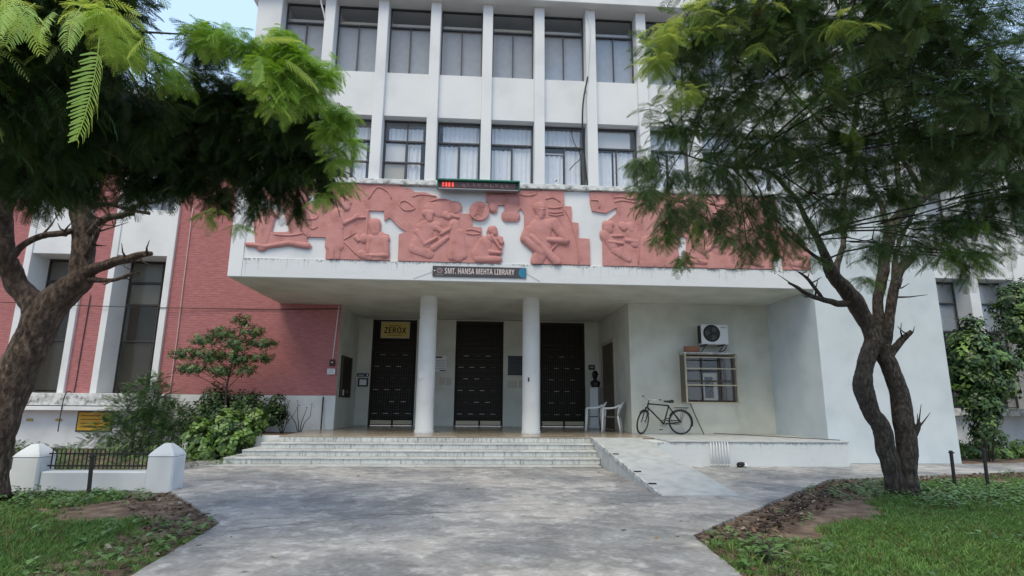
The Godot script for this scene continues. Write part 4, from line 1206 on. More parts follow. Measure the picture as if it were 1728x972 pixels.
func build_signs():
	var m := flat(lin(.055, .05, .055), 0.4)
	var t := board("name_board", "long dark name board with pale capital letters under the mural", "sign", Vector3(-1.14, 4.575, ZF + 0.036), Vector3(1.26, 4.845, ZF + 0.07), m)
	words("lettering", "SMT. HANSA MEHTA LIBRARY", 0.145, Vector3(0.06, 4.715, ZF + 0.074), flat(lin(.62, .52, .50), 0.5), t, 1.78)
	var st := mk(true)
	var c := Vector3(1.19, 4.71, ZF + 0.0705)
	for k in 24:
		var a := PI / 2 + PI * k / 24.0
		var b := PI / 2 + PI * (k + 1) / 24.0
		var pa := c + Vector3(maxf(cos(a) * 0.13, -0.13), sin(a) * 0.13, 0)
		var pb := c + Vector3(maxf(cos(b) * 0.13, -0.13), sin(b) * 0.13, 0)
		tri(st, c + Vector3(0.06, 0, 0), pa, pb)
	obj("blue_emblem", st, flat(lin(.02, .19, .32), 0.4), t)
	box("blue_edge", Vector3(1.19, 4.578, ZF + 0.0702), Vector3(1.257, 4.842, ZF + 0.0725), flat(lin(.02, .17, .29), 0.4), t, 0.0)
	# round lotus-like crest at the left end
	st = mk()
	var em := flat(lin(.30, .22, .21), 0.5)
	for k in 10:
		var a := TAU * k / 10.0
		var p := Vector3(-0.96, 4.722, ZF + 0.072)
		var d := Vector3(cos(a), sin(a), 0)
		var s := Vector3(-sin(a), cos(a), 0) * 0.018
		quad(st, p + d * 0.03, p + d * 0.06 - s, p + d * 0.088, p + d * 0.06 + s)
	obj("crest", st, em, t)
	st = mk(true)
	var ring := []
	var rr := []
	for k in 21:
		ring.append(Vector3(-0.96 + cos(TAU * k / 20.0) * 0.022, 4.722 + sin(TAU * k / 20.0) * 0.022, ZF + 0.073)); rr.append(0.005)
	tube(st, ring, rr, 5)
	obj("crest_ring", st, em, t)
	box("crest_caption", Vector3(-1.06, 4.602, ZF + 0.0705), Vector3(-0.86, 4.617, ZF + 0.073), em, t, 0.0)
	box("crest_dot", Vector3(-1.105, 4.71, ZF + 0.0705), Vector3(-1.075, 4.735, ZF + 0.073), M.paper, t, 0.0)
	for s in [[-1.14, -1.62, "left"], [1.26, 1.62, "right"]]:
		st = mk()
		rod(st, Vector3(s[0], 4.70, ZF + 0.05), Vector3(s[1], 4.50, ZF + 0.042), 0.004, 5)
		tag(obj("guy_wire", st, M.steel), "thin stay wire from the %s end of the dark name board" % s[2], "wire", "stay wires of the name board")

	# moving message display on the ledge
	t = thing("message_display", "long green framed electronic message display hanging over the top of the mural", "display", Vector3(0, 6.86, ZF + 0.12), 0.0, "", true)
	var gm := flat(lin(.01, .16, .11), 0.5)
	var z0 := ZF + 0.12
	var z1 := ZF + 0.30
	box("housing", Vector3(-1.06, 6.875, z0), Vector3(1.03, 7.075, z1 - 0.03), M.black, t, 0.004)
	box("frame_top", Vector3(-1.09, 7.075, z0 - 0.02), Vector3(1.06, 7.115, z1 + 0.05), gm, t, 0.006)
	box("frame_end", Vector3(-1.09, 6.87, z0), Vector3(-1.06, 7.075, z1), gm, t, 0.006)
	box("frame_end", Vector3(1.03, 6.87, z0), Vector3(1.06, 7.075, z1), gm, t, 0.006)
	box("frame_bottom", Vector3(-1.06, 6.845, z0), Vector3(1.03, 6.875, z1), M.steel, t, 0.006)
	box("screen", Vector3(-0.98, 6.895, z1 - 0.03), Vector3(0.95, 7.055, z1 - 0.022), flat(lin(.07, .03, .03), 0.35), t, 0.0)
	var led := flat(lin(.5, .04, .03), 0.5)
	led.emission_enabled = true
	led.emission = Color(1.0, 0.22, 0.16)
	led.emission_energy_multiplier = 2.2
	for q in [[-0.955, 6.925, .04, .03], [-0.955, 6.985, .04, .03], [-0.87, 6.92, .032, .10], [-0.79, 6.92, .032, .10], [-0.70, 6.92, .032, .10]]:
		box("lit_led", Vector3(q[0], q[1], z1 - 0.021), Vector3(q[0] + q[2], q[1] + q[3], z1 - 0.012), led, t, 0.003)
	var lamp := OmniLight3D.new()
	lamp.name = "led_light"
	lamp.light_color = Color(1.0, 0.25, 0.18)
	lamp.light_energy = 0.02
	lamp.light_size = 0.1
	lamp.omni_range = 20
	lamp.omni_attenuation = 2
	lamp.shadow_enabled = true
	lamp.position = Vector3(-0.8, 6.97, z1 + 0.03) - t.position
	t.add_child(lamp)
	var dim := flat(lin(.42, .26, .26), 0.5)
	rng.seed = 9
	for k in 9:
		var x := -0.45 + k * 0.145 + rf(-.02, .02)
		st = mk()
		var y := 6.96 + rf(-0.02, 0.03)
		bx(st, Vector3(x, y, z1 - 0.021), Vector3(x + 0.012, y + 0.06, z1 - 0.014))
		bx(st, Vector3(x + 0.013, y - 0.012, z1 - 0.021), Vector3(x + rf(.04, .09), y, z1 - 0.014))
		if k % 3 == 0: bx(st, Vector3(x + 0.05, y + 0.015, z1 - 0.021), Vector3(x + 0.06, y + 0.05, z1 - 0.014))
		obj("unlit_character", st, dim, t)

	# yellow shop board over the left gate
	t = board("shop_board", "yellow board with black ZEROX lettering hung on the left gate", "sign", Vector3(-3.5, 3.72, ZB - 0.06), Vector3(-2.44, 4.34, ZB - 0.02), flat(lin(.42, .40, .34), 0.6))
	box("yellow_face", Vector3(-3.46, 3.76, ZB - 0.019), Vector3(-2.48, 4.30, ZB - 0.012), flat(lin(.58, .46, .13), 0.6), t, 0.0)
	words("lettering", "ZEROX", 0.22, Vector3(-2.97, 4.01, ZB - 0.008), M.black, t, 0.80)
	box("small_print", Vector3(-3.2, 4.16, ZB - 0.0115), Vector3(-2.75, 4.20, ZB - 0.009), flat(lin(.35, .16, .05), 0.6), t, 0.0)
	box("small_print", Vector3(-3.22, 3.82, ZB - 0.0115), Vector3(-2.72, 3.85, ZB - 0.009), flat(lin(.35, .16, .05), 0.6), t, 0.0)

	# notices in the porch
	t = board("poster", "white printed notice with dark heading beside the middle gate", "notice", Vector3(-1.72, 2.53, ZB + 0.004), Vector3(-1.06, 3.10, ZB + 0.012), M.paper)
	box("heading", Vector3(-1.70, 3.02, ZB + 0.0125), Vector3(-1.22, 3.075, ZB + 0.015), M.black, t, 0.0)
	for k in 4: box("text_line", Vector3(-1.70, 2.90 - k * 0.09, ZB + 0.0125), Vector3(-1.10, 2.93 - k * 0.09, ZB + 0.014), flat(lin(.40, .46, .45), 0.8), t, 0.0)
	box("footer", Vector3(-1.30, 2.545, ZB + 0.0125), Vector3(-1.07, 2.58, ZB + 0.015), M.black, t, 0.0)
	for q in [[-1.30, 2.04, 0.21, 0.28, "left of the two pale paper sheets beside the middle gate"], [-1.05, 2.03, 0.20, 0.28, "right of the two pale paper sheets beside the middle gate"], [1.18, 1.96, 0.36, 0.26, "pale paper sheet below the black notice board"], [1.60, 1.96, 0.16, 0.28, "narrow paper sheet half hidden behind the second column"]]:
		tag(box("paper_sheet", Vector3(q[0], q[1], ZB + 0.004), Vector3(q[0] + q[2], q[1] + q[3], ZB + 0.009), M.oldpaper, null, 0.0), q[4], "notice", "papers pasted on the porch wall")
	t = board("notice_board", "black notice board on the wall behind the second column", "notice board", Vector3(1.20, 2.46, ZB + 0.003), Vector3(2.05, 3.10, ZB + 0.03), flat(lin(.018, .02, .028), 0.35))
	box("board_frame", Vector3(1.18, 3.10, ZB + 0.003), Vector3(2.07, 3.13, ZB + 0.045), M.black, t, 0.003)
	box("board_frame", Vector3(1.18, 2.43, ZB + 0.003), Vector3(2.07, 2.46, ZB + 0.045), M.black, t, 0.003)
	for k in 3: box("faint_line", Vector3(1.28, 2.95 - k * 0.14, ZB + 0.0302), Vector3(1.95, 2.965 - k * 0.14, ZB + 0.032), flat(lin(.05, .055, .065), 0.6), t, 0.0)
	t = board("name_plate", "small dark name plate on the back wall left of the left gate", "sign", Vector3(-4.25, 2.31, ZB + 0.003), Vector3(-3.83, 2.43, ZB + 0.02), flat(lin(.02, .02, .05), 0.4))
	box("plate_text", Vector3(-4.2, 2.35, ZB + 0.0202), Vector3(-4.0, 2.375, ZB + 0.022), M.paper, t, 0.0)
	box("plate_mark", Vector3(-3.92, 2.345, ZB + 0.0202), Vector3(-3.86, 2.395, ZB + 0.022), M.paper, t, 0.0)
	t = board("framed_notice", "dark framed white notice under the small name plate", "notice", Vector3(-4.21, 1.96, ZB + 0.003), Vector3(-3.84, 2.26, ZB + 0.025), M.dark)
	box("sheet", Vector3(-4.15, 2.01, ZB + 0.0252), Vector3(-3.90, 2.21, ZB + 0.028), M.paper, t, 0.0)
	t = board("small_plaque", "small dark plaque on the back wall right of the right gate", "sign", Vector3(4.2, 2.66, ZB + 0.003), Vector3(4.44, 2.84, ZB + 0.02), M.dark)
	box("plaque_text", Vector3(4.25, 2.72, ZB + 0.0202), Vector3(4.39, 2.78, ZB + 0.022), M.steel, t, 0.0)
	# glazed showcase on the porch's left wall
	t = thing("showcase", "tall dark glazed showcase on the porch's left side wall", "showcase", Vector3(-4.28, 1.56, -19.2), 0.0, "", true)
	box("case", Vector3(-4.28, 1.56, -19.94), Vector3(-4.235, 2.88, -18.52), M.door, t, 0.006)
	for q in [[-19.94, -19.88], [-18.58, -18.52]]: box("case_frame", Vector3(-4.236, 1.56, q[0]), Vector3(-4.215, 2.88, q[1]), M.brown, t, 0.003)
	box("pinned_paper", Vector3(-4.234, 1.62, -19.0), Vector3(-4.230, 1.80, -18.8), M.paper, t, 0.0)
	box("pinned_paper", Vector3(-4.234, 1.70, -19.5), Vector3(-4.230, 1.78, -19.4), M.oldpaper, t, 0.0)
	# papers on the columns
	t = board("column_notice", "white paper notice pasted on the left porch column", "notice", Vector3(-1.57, 2.07, -16.245), Vector3(-1.29, 2.28, -16.225), M.paper)
	t = board("column_scrap", "torn dark scrap of paper on the right porch column", "notice", Vector3(1.50, 2.02, -16.24), Vector3(1.54, 2.14, -16.222), M.dark)
	box("faded_patch", Vector3(1.60, 2.0, -16.24), Vector3(1.68, 2.26, -16.226), M.paper, t, 0.0)
	# electric boxes on the red wall
	t = thing("meter_box", "small dark round switch with white box below it at the brick wall's edge", "switch box", Vector3(-4.45, 2.26, ZR + 0.02), 0.0, "", true)
	box("dark_box", Vector3(-4.52, 2.50, ZR + 0.02), Vector3(-4.35, 2.70, ZR + 0.08), flat(lin(.05, .02, .02), 0.6), t, 0.01)
	st = mk(true)
	var prof := []
	for k in 7: prof.append(Vector2(0.035 * cos(k * PI / 12), 0.035 * sin(k * PI / 12)))
	lathe(st, Vector3(-4.44, 2.60, ZR + 0.08), prof, 12)
	obj("knob", st, M.paper, t)
	box("white_box", Vector3(-4.57, 2.24, ZR + 0.02), Vector3(-4.33, 2.42, ZR + 0.09), M.paper, t, 0.01)
	for k in 3: box("text_line", Vector3(-4.53, 2.29 + k * 0.04, ZR + 0.0902), Vector3(-4.38, 2.305 + k * 0.04, ZR + 0.092), M.steel, t, 0.0)
	# yellow notice board low on the left wing
	t = board("yellow_notice", "yellow notice board with dark lines of text low on the left wall", "sign", Vector3(-11.78, 0.48, ZR + 0.004), Vector3(-10.75, 1.07, ZR + 0.03), M.black)
	box("yellow_face", Vector3(-11.74, 0.52, ZR + 0.0302), Vector3(-10.79, 1.04, ZR + 0.036), flat(lin(.62, .36, .03), 0.6), t, 0.0)
	for k in 4: box("text_line", Vector3(-11.66, 0.60 + k * 0.11, ZR + 0.0362), Vector3(-10.95 - 0.07 * (k % 2), 0.63 + k * 0.11, ZR + 0.038), flat(lin(.25, .12, .02), 0.7), t, 0.0)
	for q in [[-13.12, "left"], [-12.3, "right"]]:
		tag(box("wall_vent", Vector3(q[0] - 0.09, 0.78, ZR + 0.003), Vector3(q[0] + 0.09, 0.85, ZR + 0.03), flat(lin(.40, .30, .08), 0.7), null, 0.006), "%s of two small yellow vents in the left wing's base" % q[1], "vent", "vents in the wing base")

func build_cables():
	var st: SurfaceTool
	for c in [
		["cable", "white cable dangling from the roof beside the far left pilaster", M.paper, 0.022, [[-4.54, 12.56, ZF + 0.03], [-4.50, 12.3, ZF + 0.05], [-4.40, 11.95, ZF + 0.03], [-4.36, 11.7, ZF - 0.05]]],
		["conduit", "white pipe running down the pilaster above the small camera", M.paper, 0.02, [[2.95, 12.56, ZF + 0.03], [3.06, 12.0, ZF + 0.025], [3.0, 11.0, ZF + 0.025], [2.92, 9.9, ZF + 0.025]]],
		["black_cable", "black cable hanging down the fifth pilaster to the ledge", M.black, 0.024, [[2.97, 10.4, ZF + 0.035], [2.84, 9.7, ZF + 0.03], [2.80, 9.0, ZF + 0.02], [2.86, 8.2, ZF - 0.1], [2.90, 7.6, ZF - 0.1], [2.93, 7.16, ZF - 0.1]]],
		["black_cable", "thin black cable looping in the window left of the fifth pilaster", M.black, 0.012, [[2.55, 9.0, ZF - 0.33], [2.60, 8.6, ZF - 0.30], [2.78, 8.1, ZF - 0.2], [2.60, 7.9, ZF - 0.3], [2.48, 7.75, ZF - 0.33]]],
		["wall_wire", "thin black wire stretched across the left wing's brick wall", M.black, 0.012, [[-14.6, 4.30, ZR + 0.16], [-11.0, 4.22, ZR + 0.16], [-8.0, 4.24, ZR + 0.05], [-6.0, 4.26, ZR + 0.04], [-4.3, 4.30, ZR + 0.04]]],
		["wall_pipe", "thin pale pipe running down the brick wall beside the white window frame", flat(lin(.55, .40, .38), 0.7), 0.018, [[-9.22, 7.6, ZR + 0.03], [-9.215, 5.0, ZR + 0.03], [-9.2, 3.5, ZR + 0.03], [-9.21, 1.62, ZR + 0.03]]],
		["wall_pipe", "thin dark pipe running down the brick pier above the yellow notice board", M.rust, 0.014, [[-11.95, 4.6, ZR + 0.03], [-11.97, 3.0, ZR + 0.03], [-11.98, 1.7, ZR + 0.03], [-11.98, 1.64, ZR + 0.2], [-11.98, 1.6, ZR + 0.37], [-11.98, 1.2, ZR + 0.44], [-11.98, 0.5, ZR + 0.44]]],
		["white_conduit", "white conduit on the red wall's edge above the small switch", M.paper, 0.016, [[-4.36, 4.40, ZR + 0.03], [-4.40, 3.6, ZR + 0.03], [-4.44, 2.72, ZR + 0.03]]],
		["floor_cable", "dark rubber cable lying along the plinth below the barred window", M.black, 0.009, [[7.0, FL + 0.02, -16.65], [7.3, FL + 0.02, -16.3], [7.6, FL + 0.02, -15.8], [8.1, FL + 0.02, -15.0], [8.6, FL + 0.02, -14.2], [8.9, FL + 0.02, -13.7]]],
		["leaning_stick", "thin dark stick leaning against the wall behind the bicycle", M.brown, 0.016, [[6.28, 1.72, ZS + 0.03], [6.42, 1.2, ZS + 0.15], [6.6, FL, ZS + 0.35]]],
	]:
		st = mk(true)
		var p := []
		for q in c[4]: p.append([q[0], q[1], q[2], c[3]])
		var pts := []
		var rr := []
		for q in smooth_path(p, 6):
			pts.append(Vector3(q[0], q[1], q[2])); rr.append(c[3])
		tube(st, pts, rr, 6)
		tag(obj(c[0], st, c[2]), c[1], c[0].split("_")[-1])
	# small white camera on the ledge
	var t := thing("ledge_camera", "tiny white surveillance camera standing on the ledge above the mural", "camera", Vector3(2.05, 7.15, ZF + 0.04))
	st = mk(true)
	lathe(st, Vector3.ZERO, [Vector2(0.035, 0), Vector2(0.03, 0.02), Vector2(0.012, 0.03), Vector2(0.012, 0.09)], 12)
	obj("foot", st, M.plastic, t)
	st = mk(true)
	var prof := []
	for k in 11: prof.append(Vector2(0.045 * sin(k * PI / 10), 0.13 - 0.045 * cos(k * PI / 10)))
	lathe(st, Vector3.ZERO, prof, 14)
	obj("head", st, M.plastic, t)
	box("lens", Vector3(-0.015, 0.115, 0.036), Vector3(0.015, 0.145, 0.05), M.black, t, 0.003)

func build_aircon():
	var t := thing("air_conditioner", "white outdoor air conditioner unit with round black fan above the barred window", "air conditioner", Vector3(7.08, 3.16, ZS), 0.0, "", true)
	var z0 := ZS + 0.14
	var z1 := ZS + 0.44
	box("casing", Vector3(6.66, 3.18, z0), Vector3(7.48, 3.77, z1), M.paper, t, 0.015)
	box("side_grille", Vector3(6.652, 3.21, z0 + 0.03), Vector3(6.662, 3.74, z1 - 0.03), M.dark, t, 0.0)
	var c := Vector3(6.97, 3.50, z1)
	var st := mk(true)
	var ring := []
	var rr := []
	for k in 33:
		ring.append(c + Vector3(cos(TAU * k / 32.0), sin(TAU * k / 32.0), 0) * 0.235); rr.append(0.022)
	tube(st, ring, rr, 7)
	obj("fan_ring", st, M.black, t)
	st = mk()
	for k in 32: tri(st, c + Vector3(0, 0, .003), c + Vector3(cos(TAU * k / 32.0) * .235, sin(TAU * k / 32.0) * .235, .003), c + Vector3(cos(TAU * (k + 1) / 32.0) * .235, sin(TAU * (k + 1) / 32.0) * .235, .003))
	obj("fan_well", st, flat(lin(.05, .052, .053), 0.6), t)
	for k in 3:
		st = mk()
		var a := TAU * k / 3.0 + 0.5
		for i in 4:
			var b := a + i * 0.22
			quad(st, c + Vector3(cos(b) * .05, sin(b) * .05, .006), c + Vector3(cos(b) * .2, sin(b) * .2, .006 + i * .003), c + Vector3(cos(b + .22) * .2, sin(b + .22) * .2, .009 + i * .003), c + Vector3(cos(b + .22) * .05, sin(b + .22) * .05, .006))
		obj("fan_blade", st, flat(lin(.11, .115, .115), 0.5), t)
	st = mk()
	for k in 12:
		var a := TAU * k / 12.0
		rod(st, c + Vector3(0, 0, .02), c + Vector3(cos(a) * .235, sin(a) * .235, .02), 0.003, 4)
	for r in [0.06, 0.11, 0.16, 0.2]:
		ring = []
		rr = []
		for k in 25:
			ring.append(c + Vector3(cos(TAU * k / 24.0) * r, sin(TAU * k / 24.0) * r, .02)); rr.append(0.003)
		tube(st, ring, rr, 4)
	stuff(obj("fan_guard", st, M.dark, t))
	box("label_plate", Vector3(7.25, 3.66, z1 + 0.001), Vector3(7.42, 3.70, z1 + 0.003), M.steel, t, 0.0)
	for x in [6.78, 7.32]:
		var br := box("bracket", Vector3(x, 3.145, ZS), Vector3(x + 0.04, 3.178, z1 + 0.02), M.iron, t, 0.003)
		st = mk()
		rod(st, Vector3(x + 0.02, 2.98, ZS + 0.01), Vector3(x + 0.02, 3.15, z1 - 0.08), 0.012, 5)
		obj("strut", st, M.iron, br)
	st = mk(true)
	tube(st, [Vector3(7.45, 3.3, z0 + 0.05), Vector3(7.56, 3.22, z0), Vector3(7.50, 3.05, ZS + 0.12), Vector3(7.35, 2.97, ZS + 0.04)], [.014, .014, .014, .014], 6)
	obj("pipe", st, M.black, t)
	# barred window cage
	t = thing("window_cage", "projecting beige iron window cage with three crossbars below the air conditioner", "window grille", Vector3(7.0, 1.45, ZS), 0.0, "", true)
	var x0 := 6.12
	var x1 := 7.66
	var y0 := 1.46
	var y1 := 2.90
	var zf := ZS + 0.46
	var mm := flat(lin(.42, .385, .29), 0.6)
	for x in [x0, x1]:
		box("upright", Vector3(x - 0.022, y0, zf - 0.02), Vector3(x + 0.022, y1, zf + 0.02), mm, t, 0.004)
		var xw: float = x
		for y in [y0 + 0.02, y1 - 0.02]: box("side_arm", Vector3(xw - 0.015, y - 0.015, ZS), Vector3(xw + 0.015, y + 0.015, zf - 0.021), mm, t, 0.003)
	for y in [y0 + 0.02, y0 + 0.52, y0 + 1.0, y1 - 0.11]:
		box("crossbar", Vector3(x0 + 0.023, y - 0.018, zf - 0.012), Vector3(x1 - 0.023, y + 0.018, zf + 0.012), mm, t, 0.003)
	box("cage_top", Vector3(x0 - 0.04, y1, ZS), Vector3(x1 + 0.04, y1 + 0.03, zf + 0.03), M.ledge, t, 0.005)
	for z in [ZS + 0.1, ZS + 0.22, ZS + 0.34]:
		box("side_bar", Vector3(x0 - 0.008, y0, z - 0.008), Vector3(x0 + 0.008, y1, z + 0.008), M.brown, t, 0.0)
		box("side_bar", Vector3(x1 - 0.008, y0, z - 0.008), Vector3(x1 + 0.008, y1, z + 0.008), M.brown, t, 0.0)
	box("side_sheet", Vector3(x0 - 0.005, y0 + 0.04, ZS + 0.01), Vector3(x0 + 0.004, y1 - 0.04, zf - 0.03), flat(lin(.16, .14, .11), 0.7), t, 0.0)
	# clay block lying on the cage
	t = thing("clay_trough", "brown clay trough resting on top of the window cage's left corner", "trough", Vector3(6.38, y1 + 0.03, ZS + 0.33))
	for q in [[-.21, 0, -.09, .21, .03, .09], [-.21, .03, -.09, -.18, .19, .09], [.18, .03, -.09, .21, .19, .09], [-.18, .03, -.09, .18, .19, -.065], [-.18, .03, .065, .18, .19, .09]]:
		box("wall" if q[4] > 0.1 else "bottom", Vector3(q[0], q[1], q[2]), Vector3(q[3], q[4], q[5]), M.terracotta, t, 0.008)

func chair(label: String, at: Vector3, turn: float):
	# white moulded armchair, facing -Z before it is turned
	var t := thing("plastic_chair", label, "chair", at, turn, "white plastic armchairs on the porch")
	t.scale = Vector3.ONE * 1.09
	var st := mk(true)
	var n := 8
	for i in n:      # dished seat
		for j in n:
			var v := []
			for q in [[i, j], [i + 1, j], [i + 1, j + 1], [i, j + 1]]:
				var u: float = float(q[0]) / n * 2 - 1
				var w: float = float(q[1]) / n * 2 - 1
				v.append(Vector3(u * (0.235 - 0.015 * w), 0.425 - 0.018 * (1 - u * u) * (1 - w * w) - (0.02 if w < -0.9 else 0.0) + 0.004 * w, w * 0.225))
			quad(st, v[3], v[2], v[1], v[0])
			for k in 4: v[k] -= Vector3(0, 0.018, 0)
			quad(st, v[0], v[1], v[2], v[3])
	obj("seat", st, M.plastic, t)
	for s in [-1.0, 1.0]:
		for q in [[-0.2, 0.62, -0.24], [0.2, 0.43, 0.27]]:
			st = mk(true)
			tube(st, [Vector3(s * 0.275, 0, q[2]), Vector3(s * 0.255, 0.22, (q[0] + q[2]) / 2), Vector3(s * 0.245, q[1], q[0])], [0.021, 0.026, 0.03], 8)
			obj("leg", st, M.plastic, t)
		st = mk(true)
		tube(st, [Vector3(s * 0.245, 0.60, -0.215), Vector3(s * 0.26, 0.645, -0.17), Vector3(s * 0.265, 0.65, 0.0), Vector3(s * 0.255, 0.67, 0.14), Vector3(s * 0.235, 0.74, 0.26)], [0.02, 0.027, 0.027, 0.025, 0.02], 8)
		obj("armrest", st, M.plastic, t)
	var back := mk(true)
	var arc := []
	var rr := []
	for k in 13:
		var a := PI * k / 12.0
		arc.append(Vector3(cos(a) * 0.235, 0.60 + 0.21 * pow(maxf(sin(a), 0), 0.5), 0.22 + 0.12 * pow(maxf(sin(a), 0), 0.5) + 0.03 * (1 - absf(cos(a))))); rr.append(0.02)
	tube(back, [Vector3(0.235, 0.42, 0.2)] + arc + [Vector3(-0.235, 0.42, 0.2)], [0.02] + rr + [0.02], 8)
	obj("back_frame", back, M.plastic, t)
	for k in 5:
		var x := (k - 2) * 0.08
		st = mk()
		var top := 0.79 - 0.25 * x * x * 6
		quad(st, Vector3(x - .026, .42, .215), Vector3(x - .026, top, .355), Vector3(x + .026, top, .355), Vector3(x + .026, .42, .215))
		quad(st, Vector3(x - .026, .42, .203), Vector3(x + .026, .42, .203), Vector3(x + .026, top, .343), Vector3(x - .026, top, .343))
		obj("back_slat", st, M.plastic, t)

func build_bust():
	var t := thing("bust", "dark bronze bust on a white pedestal in the porch corner behind the plastic chairs", "bust", Vector3(4.30, FL, -20.3))
	var ped := box("pedestal", Vector3(-0.16, 0.08, -0.16), Vector3(0.16, 1.38, 0.16), M.paper, t, 0.01)
	box("plinth", Vector3(-0.2, 0.0, -0.2), Vector3(0.2, 0.08, 0.2), M.white2, ped, 0.01)
	box("cap", Vector3(-0.18, 1.38, -0.18), Vector3(0.18, 1.41, 0.18), M.white2, ped, 0.008)
	# head, neck and shoulders as one surface swept from rings
	var st := mk(true)
	var rings := [[1.41, .13, .10, 0], [1.50, .17, .11, 0], [1.585, .185, .11, 0], [1.63, .14, .09, .01], [1.66, .068, .068, .015], [1.70, .06, .065, .02], [1.74, .072, .085, .03], [1.79, .09, .105, .03], [1.85, .1, .118, .025], [1.91, .1, .118, .015], [1.96, .085, .1, .01], [2.0, .05, .06, .0], [2.012, .005, .005, 0]]
	var n := 18
	for i in rings.size() - 1:
		for k in n:
			var v := []
			for q in [[i, k], [i, k + 1], [i + 1, k + 1], [i + 1, k]]:
				var g: Array = rings[q[0]]
				var a: float = TAU * q[1] / n
				var nose := 0.022 * exp(-pow((g[0] - 1.83) / 0.03, 2)) * exp(-pow((fposmod(a + PI / 2, TAU) - PI + PI) / 0.25, 2))
				v.append(Vector3(cos(a) * g[1], g[0], -sin(a) * (g[2] + nose) + g[3]))
			quad(st, v[0], v[1], v[2], v[3])
	var prof := []
	for k in 9: prof.append(Vector2(0.055 * sin(k * PI / 8), 1.90 - 0.055 * cos(k * PI / 8)))
	lathe(st, Vector3(0.02, -0.02, -0.13), prof, 12)
	obj("figure", st, M.bronze, t)
	t.rotation.y = -0.6

